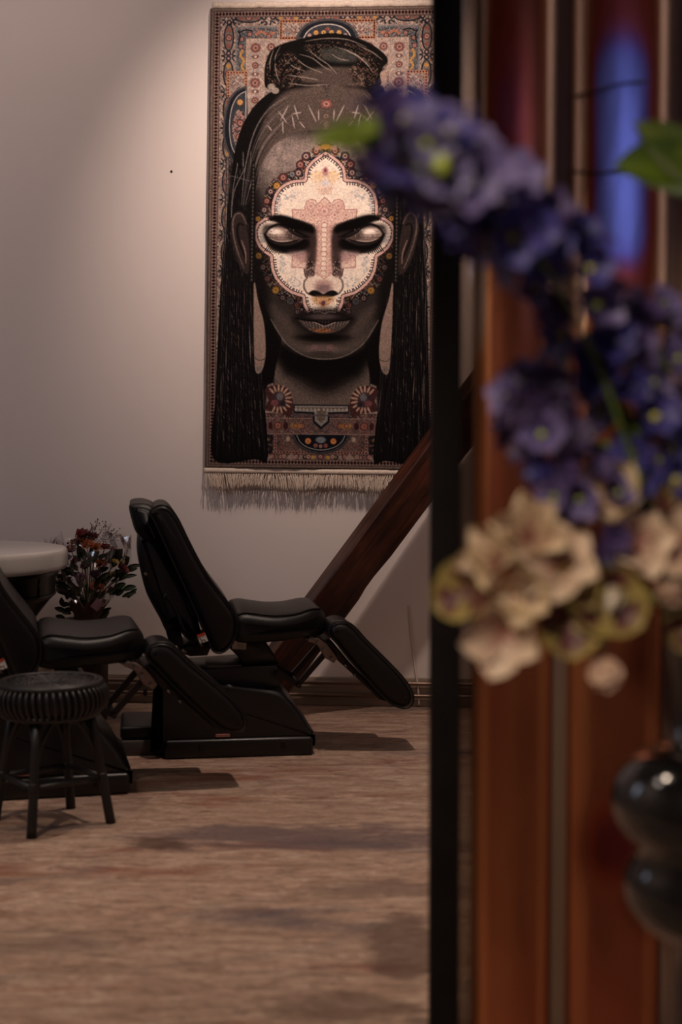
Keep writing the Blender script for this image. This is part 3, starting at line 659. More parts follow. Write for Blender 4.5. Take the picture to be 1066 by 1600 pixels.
# small nail in the plaster left of the rug
p = wall_at(268, 268); bm = bmesh.new(); bmesh.ops.create_uvsphere(bm, u_segments=10, v_segments=6, radius=.0055)
for v in bm.verts: v.co = v.co + p - WN * .001
tag(new_obj('nail', bm, BRK), 'tiny dark nail head in the bare wall left of the portrait rug', 'nail')
# streak of light on the wall, built as a thin pale tube
bm = bmesh.new(); add_tube(bm, catmull([wall_at(639, 946, .004), wall_at(642, 985, .006), wall_at(647, 1030, .006), wall_at(653, 1072, .03), wall_at(655, 1102, .03)], 5), .0045, 8)
tag(new_obj('light_streak', bm, mat('pale_streak', sl(206, 190, 180), .5, noise=.03)), 'pale streak of light on the wall, shaped as a tube, right of the timber beam', 'light_streak')

# ------------------------------------------------------------------ the portrait rug
def build_rug():
    lin, _ = paint_rug(1.4)
    Hn, Wn, _k = lin.shape
    TL, TR, BL, BR = (330, 13), (699, 9), (320.5, 731), (684.5, 735.5)
    OFF = .045
    root = tag(empty('portrait_rug', wall_at(508, 735, OFF)), 'tall woven rug showing a woman\'s face with closed eyes, hung on the wall', 'rug')
    O = root.location
    corner = [wall_at(*p, OFF) for p in (TL, TR, BL, BR)]
    u = (np.arange(Wn + 1) / Wn)[None, :, None]; v = (np.arange(Hn + 1) / Hn)[:, None, None]
    a, b, c, d = [np.array(q) for q in corner]
    G = (a * (1 - u) + b * u) * (1 - v) + (c * (1 - u) + d * u) * v
    wn = np.array(WN)
    rr = np.random.default_rng(3)
    ripple = .004 * np.sin(u * 9 + 1.3 * np.sin(v * 5)) * (.4 + v) + .003 * np.sin(v * 13 + u * 2)
    pile = rr.random((Hn + 1, Wn + 1, 1)) * .0012
    edge = np.minimum(np.minimum(u, 1 - u) * 370, np.minimum(v, 1 - v) * 725)
    lip = np.clip(edge / 3.0, 0, 1); lip = .010 * np.sqrt(np.clip(1 - (1 - lip) ** 2, 0, 1))
    G = G - wn * (ripple + pile + lip) - np.array(O)
    nv = (Hn + 1) * (Wn + 1)
    idx = np.arange(nv).reshape(Hn + 1, Wn + 1)
    quads = np.stack([idx[:-1, :-1], idx[1:, :-1], idx[1:, 1:], idx[:-1, 1:]], -1).reshape(-1, 4)
    me = bpy.data.meshes.new('pile'); me.vertices.add(nv); me.vertices.foreach_set('co', G.reshape(-1).astype(np.float32))
    nq = len(quads); me.loops.add(nq * 4); me.loops.foreach_set('vertex_index', quads.reshape(-1).astype(np.int32))
    me.polygons.add(nq); me.polygons.foreach_set('loop_start', (np.arange(nq) * 4).astype(np.int32)); me.polygons.foreach_set('loop_total', np.full(nq, 4, np.int32))
    me.update(calc_edges=True)
    pad = np.pad(lin, ((0, 1), (0, 1), (0, 0)), mode='edge')
    rgba = np.concatenate([pad, np.ones((Hn + 1, Wn + 1, 1))], -1).reshape(-1).astype(np.float32)
    at_ = me.color_attributes.new('weave', 'FLOAT_COLOR', 'POINT'); at_.data.foreach_set('color', rgba)
    me.polygons.foreach_set('use_smooth', [True] * nq)
    m = bpy.data.materials.new('woven_pile'); m.use_nodes = True; bs = pbsdf(m); at_n = m.node_tree.nodes.new('ShaderNodeAttribute'); at_n.attribute_name = 'weave'
    m.node_tree.links.new(at_n.outputs['Color'], bs.inputs['Base Color']); bs.inputs['Roughness'].default_value = .9; bs.inputs['Specular IOR Level'].default_value = .03
    me.materials.append(m)
    o = bpy.data.objects.new('pile', me); C.objects.link(o); o.parent = root
    def W(u_, v_, off=0.0):
        q = (a * (1 - u_) + b * u_) * (1 - v_) + (c * (1 - u_) + d * u_) * v_
        return Vector(q) + WN * (-off) - O
    # backing edge seen at the sides
    BACK = mat('rug_backing', sl(112, 92, 82), .9, noise=.1, nscale=60)
    bm = bmesh.new()
    rows = []
    for k in range(31):
        v_ = k / 30
        rows.append([bm.verts.new(W(uu, v_, off)) for uu, off in ((-.004, -.004), (-.004, -.016), (1.004, -.016), (1.004, -.004))])
    for p_, q_ in zip(rows[:-1], rows[1:]):
        for i in range(4): bm.faces.new((p_[i], p_[(i + 1) % 4], q_[(i + 1) % 4], q_[i]))
    bm.faces.new(rows[0]); bm.faces.new(rows[-1][::-1])
    new_obj('backing', bm, BACK, root, False)
    # folded cream heading at the top and the woven band with its fringe at the foot
    CRM = mat('cotton_thread', sl(216, 198, 182), .85, noise=.12, nscale=90, bump=.4, bscale=300)
    bm = bmesh.new()
    prof = [(-.016, -.004), (-.013, .004), (-.006, .009), (.006, .010), (.012, .004), (.012, -.006)]
    rows = []
    for k in range(60):
        uu = .004 + .992 * k / 59; wob = .0018 * math.sin(k * 1.7) + .0012 * math.sin(k * .61)
        rows.append([bm.verts.new(W(uu, 0, off + wob) + Vector((0, 0, dz + wob + .012))) for dz, off in prof])
    for p_, q_ in zip(rows[:-1], rows[1:]):
        for i in range(len(prof)): bm.faces.new((p_[i], p_[(i + 1) % len(prof)], q_[(i + 1) % len(prof)], q_[i]))
    bm.faces.new(rows[0]); bm.faces.new(rows[-1][::-1])
    new_obj('heading', bm, CRM, root)
    bm = bmesh.new(); rows = []
    prof = [(-.022, -.004), (-.022, .006), (-.012, .009), (.000, .008), (.001, -.004)]
    for k in range(60):
        uu = -.003 + 1.006 * k / 59; wob = .0014 * math.sin(k * 1.3)
        rows.append([bm.verts.new(W(uu, 1, off + wob) + Vector((0, 0, dz))) for dz, off in prof])
    for p_, q_ in zip(rows[:-1], rows[1:]):
        for i in range(len(prof)): bm.faces.new((p_[i], p_[(i + 1) % len(prof)], q_[(i + 1) % len(prof)], q_[i]))
    bm.faces.new(rows[0]); bm.faces.new(rows[-1][::-1])
    new_obj('woven_band', bm, CRM, root)
    R2 = random.Random(11)
    bm = bmesh.new(); NT = 96
    for k in range(NT):
        uu = (k + .5) / NT; top = W(uu, 1, .003) + Vector((0, 0, -.021))
        bmesh.ops.create_uvsphere(bm, u_segments=6, v_segments=4, radius=.0036, matrix=Matrix.Translation(top + Vector((0, 0, -.006))))
        sway = .010 * math.sin(k * .23) + .005 * math.sin(k * .9) + R2.gauss(0, .003)
        for s in range(10):
            ln = .056 + .008 * math.sin(k * .19 + 1) + R2.random() * .020; dx = sway + R2.gauss(0, .009); dy = -abs(R2.gauss(.0, .006))
            p0 = top; p1 = top + WT * (dx * .25 + R2.gauss(0, .0016)) + Vector((0, 0, -.2 * ln)) + WN * dy * .3; p2 = top + WT * (dx * .7) + WN * dy + Vector((0, 0, -.62 * ln)); p3 = top + WT * dx + WN * dy * 1.4 + Vector((0, 0, -ln))
            add_tube(bm, catmull([p0, p1, p2, p3], 2), [.0010] * 6 + [.0004], 4)
    f = new_obj('fringe', bm, CRM, root); f['kind'] = 'stuff'; f['label'] = 'cream knotted fringe'
    # batten that carries the rug
    bm = bmesh.new(); e0 = W(.02, .006, -.014); e1 = W(.98, .006, -.014)
    M4 = Matrix(((WT.x, WN.x, 0, 0), (WT.y, WN.y, 0, 0), (WT.z, WN.z, 1, 0), (0, 0, 0, 1))); M4.translation = (e0 + e1) / 2
    l = (e1 - e0).length / 2
    add_box(bm, (-l, 0.0, -.02), (l, .031, .012), M4); new_obj('hanging_batten', bm, BRK, root, False)
build_rug()

# ------------------------------------------------------------------ timber beam
def wood_material(name, c1, c2, c3, scale=3.0, rough=.45):
    m = bpy.data.materials.new(name); m.use_nodes = True; nt = m.node_tree; N = nt.nodes; L = nt.links; b = pbsdf(m)
    tc = N.new('ShaderNodeTexCoord'); mp = N.new('ShaderNodeMapping'); mp.inputs['Scale'].default_value = (14, 14, .9); L.new(tc.outputs['Object'], mp.inputs[0])
    n = N.new('ShaderNodeTexNoise'); n.inputs['Scale'].default_value = scale; n.inputs['Detail'].default_value = 8; n.inputs['Distortion'].default_value = .8; L.new(mp.outputs[0], n.inputs[0])
    r = N.new('ShaderNodeValToRGB'); L.new(n.outputs['Fac'], r.inputs[0]); e = r.color_ramp.elements
    e[0].position, e[0].color = .3, c1; e[1].position, e[1].color = .72, c3; x = e.new(.5); x.color = c2
    n3 = N.new('ShaderNodeTexNoise'); n3.inputs['Scale'].default_value = 3.4; n3.inputs['Detail'].default_value = 5
    mp3 = N.new('ShaderNodeMapping'); mp3.inputs['Scale'].default_value = (1.6, 1.6, .8); L.new(tc.outputs['Object'], mp3.inputs[0]); L.new(mp3.outputs[0], n3.inputs[0])
    r3 = N.new('ShaderNodeValToRGB'); L.new(n3.outputs['Fac'], r3.inputs[0]); r3.color_ramp.elements[0].position = .42; r3.color_ramp.elements[1].position = .6
    mx = N.new('ShaderNodeMix'); mx.data_type = 'RGBA'; L.new(r3.outputs[0], mx.inputs['Factor']); L.new(r.outputs[0], mx.inputs[6]); mx.inputs[6].default_value = c1
    dk = N.new('ShaderNodeMix'); dk.data_type = 'RGBA'; dk.blend_type = 'MULTIPLY'; dk.inputs['Factor'].default_value = 1; L.new(r.outputs[0], dk.inputs[6]); dk.inputs[7].default_value = (.38, .36, .38, 1)
    L.new(dk.outputs[2], mx.inputs[6]); L.new(r.outputs[0], mx.inputs[7]); L.new(mx.outputs[2], b.inputs['Base Color'])
    b.inputs['Roughness'].default_value = rough; b.inputs['Specular IOR Level'].default_value = .35
    bp = N.new('ShaderNodeBump'); bp.inputs['Strength'].default_value = .4; bp.inputs['Distance'].default_value = .003; L.new(n.outputs['Fac'], bp.inputs['Height']); L.new(bp.outputs[0], b.inputs['Normal'])
    return m
BEAMW = wood_material('stained_timber', sl(30, 17, 14), sl(76, 38, 27), sl(104, 56, 37))
YB_ = 5.88
p0 = at(396, 1112, YB_); p1 = at(684, 724, YB_)           # a point low and a point high on the middle of the face
ax = Vector((p1.x - p0.x, 0, p1.z - p0.z)).normalized()
lowz = p0.z
p0 = p0 - ax * (p0.z / ax.z) + Vector((0, 0, 0)); p0.z = 0
side = Vector((ax.z, 0, -ax.x))                            # to the right and down
bw = Vector((0, 1, 0)); roll = math.radians(15)
u_ = (side * math.cos(roll) + bw * math.sin(roll)); w_ = (bw * math.cos(roll) - side * math.sin(roll))
beam = bmesh.new(); hw = .080; Lb = 3.62 / ax.z
rb = random.Random(2)
secs = 40; rows = []
for k in range(secs + 1):
    t = Lb * k / secs; pr = []
    for a_, b_ in ((-1, 0), (-.93, -.04), (.90, -.04), (1, 0.02), (1, 1), (-1, 1)):
        chip = (rb.random() ** 6) * .012 if a_ > .85 and b_ < .1 else 0
        q = u_ * (a_ * hw - chip) + w_ * (b_ * .12 + chip * .5)
        z0 = (-(q.z) / ax.z) if k == 0 else 0
        pr.append((q, t + z0))
    rows.append([beam.verts.new(q + Vector((0, 0, 0)) + ax * tt) for q, tt in pr])
for a_, b_ in zip(rows[:-1], rows[1:]):
    for i in range(6): beam.faces.new((a_[i], a_[(i + 1) % 6], b_[(i + 1) % 6], b_[i]))
beam.faces.new(rows[0]); beam.faces.new(rows[-1][::-1])
# the mesh is kept along its own z so that the grain follows the timber
rot = Matrix((u_, w_, ax)).transposed().to_4x4()
for v in beam.verts: v.co = rot.inverted() @ v.co
rot.translation = p0
bo = new_obj('timber_beam', beam, BEAMW, None, 'auto', rot)
tag(bo, 'slanting dark brown timber beam leaning up across the lower right of the portrait rug', 'beam')

# ------------------------------------------------------------------ treatment chairs
LEATHER = mat('black_leather', sl(17, 15, 15), .40, noise=.12, nscale=30, bump=.25, bscale=420, spec=.30)
PLAST = mat('black_plastic', sl(12, 11, 12), .38, noise=.08, nscale=12, bump=.05, bscale=200)
GREYP = mat('grey_plastic', sl(70, 64, 62), .4, noise=.05, nscale=8)
STEEL = mat('brushed_steel', sl(120, 110, 104), .35, .9, noise=.15, nscale=40)
DSTEEL = mat('dark_steel', sl(38, 34, 33), .4, .7, noise=.1)
LBLW = mat('white_sticker', sl(214, 208, 200), .5, noise=.03)
LBLR = mat('red_sticker', sl(176, 58, 40), .5, noise=.05)
INK = mat('black_ink', sl(24, 20, 20), .6)
YN = 5.15; X0 = at(430, 900, YN).x
def prof(pts, n=5, closed=True, smooth=True):
    q = []
    for px, py in pts:
        w = at(px, py, YN); q.append((w.x - X0, 0, w.z))
    if smooth: q = catmull(q, n, closed)
    return [(p[0], p[2]) for p in q]
def L3(px, py, y=0.0):
    w = at(px, py, YN); return Vector((w.x - X0, y, w.z))
def slab_obj(name, pts, y0, y1, r, m, parent, n=5, smooth=True, rings=5, mid=5, warp=None, shade=True):
    bm = bmesh.new(); add_slab(bm, prof(pts, n, True, smooth), y0, y1, r, rings, mid, warp); return new_obj(name, bm, m, parent, shade)
def piping(name, pts, y, m, parent, r=.0045, n=5):
    bm = bmesh.new(); add_tube(bm, [Vector((p[0], y, p[1])) for p in prof(pts, n)], r, 6, True); return new_obj(name, bm, m, parent)
BACKP = [(236, 800), (246, 790), (258, 788), (269, 795), (280, 811), (292, 836), (307, 866), (323, 895), (340, 919), (356, 940), (367, 958), (370, 976), (367, 996), (358, 1010), (346, 1018), (335, 1016), (327, 1004), (316, 978), (300, 940), (282, 900), (262, 856), (245, 818)]
PADP = [(204, 796), (205, 788), (214, 785), (230, 786), (246, 796), (258, 830), (276, 872), (296, 920), (312, 960), (304, 952), (280, 905), (250, 862), (226, 842), (214, 830), (208, 813)]
SHELLP = [(216, 862), (216, 842), (221, 833), (232, 835), (247, 846), (263, 863), (277, 884), (291, 916), (305, 952), (315, 985), (318, 1002), (310, 1007), (300, 1004), (286, 992), (280, 975), (268, 985), (260, 985), (252, 968), (240, 946), (230, 925), (222, 895)]
SEATP = [(367, 1000), (366, 978), (371, 964), (384, 960), (405, 963), (432, 966), (464, 964), (490, 958), (506, 958), (514, 966), (517, 982), (513, 996), (500, 1001), (460, 1003), (420, 1005), (388, 1006)]
LEGP = [(516, 994), (519, 980), (530, 974), (545, 975), (558, 984), (577, 1005), (605, 1033), (631, 1060), (646, 1080), (652, 1095), (650, 1108), (640, 1114), (623, 1110), (606, 1098), (580, 1070), (552, 1038), (528, 1008)]
def make_chair(near, yaw, label, leg_turn=0.0, back_turn=0.0):
    W2 = .27; loc = (near[0] - W2 * math.sin(yaw), near[1] + W2 * math.cos(yaw), 0)
    bpiv = L3(335, 1010); BM = Matrix.Translation(bpiv) @ Matrix.Rotation(-back_turn, 4, 'Y') @ Matrix.Translation(-bpiv)
    root = empty('treatment_chair', loc, yaw); tag(root, label, 'chair', 'black treatment chairs')
    # seat: narrows to the front, dished towards the back
    def seat_warp(co):
        t = min(1, max(0, (co.x - L3(420, 0).x) / (L3(516, 0).x - L3(420, 0).x)))
        k = 1 - .30 * t * t; z = co.z
        if z > L3(0, 985).z:
            z += .022 * (1 - (co.y / W2) ** 2) * (1 - t)
        return Vector((co.x, co.y * k + .02 * t, z))
    s = slab_obj('seat', SEATP, -W2, W2, .030, LEATHER, root, warp=seat_warp, mid=9)
    bm = bmesh.new(); pts = []
    for px, py in ((372, 962), (384, 958.5), (405, 961), (432, 964), (464, 962.5), (490, 957), (506, 957.5)): pts.append(seat_warp(L3(px, py, -W2 + .020)))
    add_tube(bm, catmull(pts, 4), .004, 6); new_obj('piping', bm, LEATHER, s)
    def back_warp(co):
        t = max(0, (co.z - L3(0, 900).z) / .55); top = max(0, min(1, (co.z - L3(0, 822).z) / .11))
        return BM @ Vector((co.x, co.y * (1 - .12 * t * t), co.z - .022 * top * (1 - min(1, abs(co.y) / .16) ** 2)))
    b = slab_obj('backrest', BACKP, -W2 - .01, W2 + .01, .028, LEATHER, root, warp=back_warp, mid=9)
    o = piping('piping', BACKP, -W2 - .004, LEATHER, b, .004); o.data.transform(BM)
    slab_obj('head_pad', PADP, -W2 + .03, W2 - .03, .030, LEATHER, root, warp=back_warp, mid=7)
    sh = slab_obj('back_shell', SHELLP, -W2 + .05, W2 - .05, .030, PLAST, root, mid=7, warp=lambda c_: BM @ c_)
    bm = bmesh.new(); q = L3(230, 897, -W2 + .0485); bmesh.ops.create_uvsphere(bm, u_segments=12, v_segments=8, radius=.007, matrix=Matrix.Translation(q) @ Matrix.Diagonal((1, .4, 1, 1)).to_4x4())
    new_obj('screw', bm, STEEL, sh).data.transform(BM)
    # inset grip hollow of the shell
    bm = bmesh.new(); add_slab(bm, prof([(256, 935), (266, 940), (276, 962), (286, 985), (298, 996), (292, 985), (284, 962), (272, 938), (262, 926)], 4), -W2 + .043, -W2 + .055, .005, 3, 1)
    new_obj('grip_ridge', bm, PLAST, sh).data.transform(BM)
    # warning sticker on the lower back
    e = (L3(331, 1010) - L3(318, 985)).normalized(); nrm = Vector((0, -1, 0)); up = Vector((-e.z, 0, e.x)) if e.z < 0 else e
    ang = math.radians(-20)
    def card(name, px, py, w, h, ang, y, m, parent, th=.0012):
        bm = bmesh.new(); add_box(bm, (-w / 2, -th, -h / 2), (w / 2, 0, h / 2)); M = Matrix.Translation(L3(px, py, y)) @ Matrix.Rotation(ang, 4, 'Y'); bm.transform(M); return new_obj(name, bm, m, parent, False)
    lb = card('warning_sticker', 317, 995, .030, .030, ang, -W2 - .0095, LBLW, root); lb['label'] = 'white and red sticker'
    card('red_strip', 314.5, 989.2, .030, .009, ang, -W2 - .0110, LBLR, lb)
    bm = bmesh.new()
    for pts in ([(312, 993), (316, 998), (320, 996), (322, 1000)], [(314, 1000), (318, 1002)]): add_tube(bm, [L3(a, c, -W2 - .0110) for a, c in pts], .0014, 5)
    new_obj('pictogram', bm, INK, lb)
    # hinge arms under the backrest
    bm = bmesh.new(); add_slab(bm, prof([(258, 978), (280, 972), (287, 1000), (290, 1014), (268, 1012), (264, 1000)], 1, True, False), -.16, -.11, .006, 2, 1); add_slab(bm, prof([(258, 978), (280, 972), (287, 1000), (290, 1014), (268, 1012), (264, 1000)], 1, True, False), .11, .16, .006, 2, 1)
    add_slab(bm, prof([(276, 1008), (292, 1016), (306, 1012), (314, 998), (334, 1014), (327, 1030), (300, 1031), (284, 1024)], 1, True, False), -.15, .15, .006, 2, 1)
    new_obj('back_hinge', bm, DSTEEL, root, 'auto')
    bm = bmesh.new(); add_tube(bm, [L3(290, 1022, -.17), L3(290, 1022, .17)], .012, 12); add_tube(bm, [L3(316, 1012, -.16), L3(316, 1012, .16)], .010, 12); new_obj('hinge_pin', bm, STEEL, root)
    # curved arm from base to seat
    a = slab_obj('seat_arm', [(338, 1008), (372, 1004), (398, 1003), (416, 1006), (428, 1022), (444, 1048), (386, 1050), (376, 1034), (360, 1018)], -.13, .13, .010, PLAST, root, 1, False, 2, 1, None, 'auto')
    pl = card('rating_plate', 378, 1015, .052, .032, math.radians(3), -.1305, LBLW, a, .001); pl['label'] = 'white rating plate'
    bm = bmesh.new()
    for k in range(4): add_box(bm, (L3(371, 0).x, -.1326, L3(0, 1011 + k * 3).z), (L3(385 - 3 * (k % 2), 0).x, -.1316, L3(0, 1010.3 + k * 3).z))
    new_obj('print_lines', bm, INK, pl, False)
    slab_obj('lift_box', [(300, 1052), (376, 1048), (436, 1047), (440, 1056), (438, 1083), (300, 1083)], -.16, .16, .008, PLAST, root, 1, False, 2, 1, None, 'auto')
    bm = bmesh.new(); M0 = L3(322, 1048.5); add_box(bm, (L3(322, 0).x, -.15, L3(0, 1050).z), (L3(378, 0).x, .02, L3(0, 1045.5).z), None, .002)
    tp = new_obj('top_plate', bm, GREYP, root, 'auto')
    # sloping base cover and skirt
    slab_obj('base_cover', [(247, 1066), (250, 1060), (262, 1058), (300, 1062), (380, 1072), (436, 1083), (455, 1098), (474, 1122), (486, 1142), (493, 1149), (493, 1155), (487, 1160), (478, 1162), (256, 1162), (247, 1156)], -.235, .235, .022, PLAST, root, 4, True, 4, 2)
    bm = bmesh.new(); add_box(bm, (L3(252, 0).x, -.25, 0), (L3(490, 0).x, .25, .070), None, .012, 3); sk = new_obj('base_skirt', bm, PLAST, root, 'auto')
    bm = bmesh.new()
    for px in (310, 442): add_box(bm, (L3(px - 4, 0).x, -.254, .03), (L3(px + 4, 0).x, -.249, .055), None, .002)
    new_obj('fixing', bm, DSTEEL, sk, 'auto')
    bm = bmesh.new(); add_box(bm, (L3(243, 0).x, -.20, .06), (L3(249, 0).x, .20, L3(0, 1066).z), None, .004); new_obj('rear_panel', bm, GREYP, root, 'auto')
    bm = bmesh.new(); add_box(bm, (L3(333, 0).x, -.2415, L3(0, 1152).z), (L3(356, 0).x, -.235, L3(0, 1147.5).z), None, .001); o = new_obj('name_strip', bm, mat('dull_red_strip', sl(150, 96, 90), .5), root, False); o['label'] = 'small dull red strip'
    bm = bmesh.new(); add_box(bm, (L3(183, 0).x, -.17, .0), (L3(256, 0).x, .17, .055), None, .006); new_obj('foot_plate', bm, GREYP, root, 'auto')
    bm = bmesh.new(); add_box(bm, (L3(181, 0).x, -.15, .055), (L3(252, 0).x, .15, .105), None, .014, 3); new_obj('foot_pad', bm, PLAST, root, 'auto')
    # leg rest on its bracket (may be swung a little about its hinge)
    piv = L3(520, 1000); RM = Matrix.Translation(piv) @ Matrix.Rotation(-leg_turn, 4, 'Y') @ Matrix.Translation(-piv)
    def leg_warp(co):
        t = max(0, (co.x - L3(540, 0).x) / .3); return RM @ Vector((co.x, (co.y + .15) * (1 - .10 * t) - .15, co.z))
    lr = slab_obj('leg_rest', LEGP, -W2 + .01, -.03, .034, LEATHER, root, warp=leg_warp, mid=7)
    bm = bmesh.new(); add_tube(bm, [leg_warp(Vector((p[0], -W2 + .018, p[1]))) for p in prof(LEGP, 5)], .004, 6, True); new_obj('piping', bm, LEATHER, lr)
    bm = bmesh.new(); add_slab(bm, prof([(514, 1010), (526, 1010), (552, 1042), (584, 1076), (612, 1104), (600, 1103), (560, 1064), (534, 1040)], 1, True, False), -.20, .06, .006, 2, 1, lambda c: RM @ c)
    new_obj('leg_plate', bm, DSTEEL, root, 'auto')
    bm = bmesh.new()
    for y in (-.215, .04):
        add_slab(bm, prof([(478, 1002), (500, 1002), (516, 1012), (532, 1034), (526, 1042), (512, 1034), (500, 1014)], 1, True, False), y, y + .014, .002, 1, 1)
    for px, py in ((487, 1004), (500, 1009), (510, 1020), (522, 1034)): add_tube(bm, [L3(px, py, -.235), L3(px, py, .06)], .007, 8)
    new_obj('leg_bracket', bm, STEEL, root, 'auto')
    bm = bmesh.new()
    for px, py in ((545, 1046), (560, 1062)): add_tube(bm, [RM @ L3(px, py, -.225), RM @ L3(px, py, -.19)], .006, 8)
    new_obj('bolt', bm, STEEL, root)
    bm = bmesh.new()
    for pa, pb in (((512, 1030), (470, 1077)), ((472, 1078), (436, 1056))):
        p, q = L3(*pa), L3(*pb); d = (q - p).normalized(); n = Vector((-d.z, 0, d.x)) * .010
        for y in (-.19, .02):
            vs = [bm.verts.new(v + Vector((0, yy, 0))) for yy in (y, y + .02) for v in (p - n, p + n, q + n, q - n)]
            for f in ((0, 1, 2, 3), (7, 6, 5, 4), (0, 4, 5, 1), (1, 5, 6, 2), (2, 6, 7, 3), (3, 7, 4, 0)): bm.faces.new([vs[i] for i in f])
    add_tube(bm, [L3(471, 1078, -.2), L3(471, 1078, .05)], .009, 10)
    new_obj('leg_link', bm, DSTEEL, root, 'auto')
    return root
YC = YN + .27
make_chair((X0, YN), math.radians(8), 'farther black treatment chair below the portrait rug, its upright backrest wholly seen', 0)
dY = YN / 1.13 - YN
dX = (225 - 533) / F * (YN + dY) - (513 - 533) / F * YN
make_chair((X0 + dX, YN + dY), math.radians(13), 'nearer black reclining treatment chair cut by the left edge, behind the woven stool', math.radians(3.5))

# ------------------------------------------------------------------ rattan stool
RAT = mat('black_rattan', sl(17, 15, 15), .45, noise=.2, nscale=60, bump=.3, bscale=150)
def make_stool():
    c = Vector((-.877, 4.262, 0)); root = tag(empty('rattan_stool', c), 'round black rattan stool with a woven rim, in front of the nearer chair', 'stool')
    bm = bmesh.new()
    def ringp(r, z, n=48): return [Vector((r * math.cos(2 * PI * k / n), r * math.sin(2 * PI * k / n), z)) for k in range(n)]
    add_tube(bm, ringp(.150, .428), .011, 8, True); add_tube(bm, ringp(.136, .433), .007, 8, True)
    new_obj('seat_ring', bm, RAT, root)
    bm = bmesh.new(); add_lathe(bm, [(0, .418), (.06, .419), (.138, .426), (.145, .418), (.138, .408), (0, .408)], 40)
    new_obj('seat_panel', bm, RAT, root)
    bm = bmesh.new()
    for j, r in enumerate(np.linspace(.014, .126, 11)):
        add_tube(bm, [Vector((r * math.cos(t), r * math.sin(t), .424 + .004 * r / .12 + .0022 * (1 if (k + j) % 2 else -1))) for k, t in enumerate(np.linspace(0, 2 * PI, 40, endpoint=False))], .0052, 6, True)
    for k in range(20):
        t = 2 * PI * k / 20; add_tube(bm, [Vector((r * math.cos(t), r * math.sin(t), .4265 + .004 * r / .12)) for r in (.02, .07, .135)], .0036, 6)
    new_obj('woven_top', bm, RAT, root)
    bm = bmesh.new()
    for k in range(52):
        t = 2 * PI * k / 52; t2 = t + .05
        add_tube(bm, catmull([Vector((r * math.cos(t + (t2 - t) * s), r * math.sin(t + (t2 - t) * s), z)) for r, z, s in ((.148, .424, 0), (.164, .414, .2), (.171, .392, .5), (.168, .366, .8), (.150, .345, 1), (.136, .340, 1))], 3), .0058, 6)
    new_obj('woven_band', bm, RAT, root)
    bm = bmesh.new(); add_tube(bm, ringp(.142, .338), .009, 8, True); add_lathe(bm, [(.150, .42), (.157, .395), (.153, .365), (.140, .345)], 40); new_obj('inner_hoop', bm, RAT, root)
    angs = [math.radians(a) for a in (-98, -2, 82, 172)]
    foot = []
    for a in angs:
        top = Vector((.118 * math.cos(a), .118 * math.sin(a), .350)); bot = Vector((.180 * math.cos(a), .172 * math.sin(a), 0)); foot.append((top, bot))
        bm = bmesh.new(); add_tube(bm, [top.lerp(bot, t) for t in (0, .3, .55, .7, .9, 1)], [.0135, .0135, .0145, .0145, .015, .0155], 12)
        lg = new_obj('leg', bm, RAT, root)
        bm = bmesh.new()
        p, q = top.lerp(bot, .56), top.lerp(bot, .64); add_tube(bm, [p.lerp(q, k / 8) for k in range(9)], [.0165 if k % 2 else .0155 for k in range(9)], 12)
        new_obj('binding', bm, RAT, lg)
    for i in range(4):
        (t0, b0), (t1, b1) = foot[i], foot[(i + 1) % 4]
        bm = bmesh.new(); add_tube(bm, [t0.lerp(b0, .60), t1.lerp(b1, .60)], .010, 10); new_obj('stretcher', bm, RAT, root)
        bm = bmesh.new(); m_ = (t0 + t1) / 2; m_.z = .338
        add_tube(bm, catmull([t0.lerp(b0, .56), t0.lerp(b0, .30).lerp(m_, .25), t0.lerp(m_, .72) + Vector((0, 0, -.012)), t1.lerp(m_, .72) + Vector((0, 0, -.012)), t1.lerp(b1, .30).lerp(m_, .25), t1.lerp(b1, .56)], 5), .0062, 8); new_obj('arched_brace', bm, RAT, root)
make_stool()

# ------------------------------------------------------------------ round white table behind the chairs
TABW = mat('white_gloss', sl(222, 216, 210), .22, noise=.02, nscale=4, coat=.3)
TABB = mat('black_gloss', sl(12, 11, 12), .3, noise=.1)
def make_table():
    c = Vector(((-88 - 533) / F * 5.42, 5.42, 0)); root = tag(empty('pedestal_table', c), 'white round topped table on a black tapering pedestal at the left edge', 'table')
    R_ = .463; z0, z1 = .665, .748
    bm = bmesh.new(); add_lathe(bm, [(0, z0), (R_ - .02, z0), (R_ - .008, z0 + .004), (R_ - .002, z0 + .012), (R_, z0 + .024), (R_, z1 - .02), (R_ - .003, z1 - .008), (R_ - .010, z1 - .002), (R_ - .02, z1), (0, z1)], 96); new_obj('table_top', bm, TABW, root)
    bm = bmesh.new(); add_lathe(bm, [(0, z0), (.428, z0), (.430, z0 - .012), (.418, z0 - .02), (.412, z0 - .10), (.395, z0 - .115), (.36, z0 - .16), (.30, z0 - .24), (.22, .34), (.16, .22), (.15, .08), (0, .08)], 72); p = new_obj('pedestal', bm, TABB, root)
    bm = bmesh.new(); add_tube(bm, [Vector((.413 * math.cos(t), .413 * math.sin(t), z0 - .094)) for t in np.linspace(0, 2 * PI, 72, endpoint=False)], .004, 8, True)
    for a in np.radians([-150, -100, -62, -20, 30, 90, 150]): add_tube(bm, [Vector((.417 * math.cos(a), .417 * math.sin(a), z0 - .02)), Vector((.413 * math.cos(a), .413 * math.sin(a), z0 - .094))], .004, 8)
    new_obj('moulding', bm, TABB, p)
    bm = bmesh.new(); add_lathe(bm, [(0, 0), (.26, 0), (.265, .01), (.26, .025), (.18, .05), (.15, .085), (0, .085)], 48); new_obj('base', bm, TABB, root)
make_table()

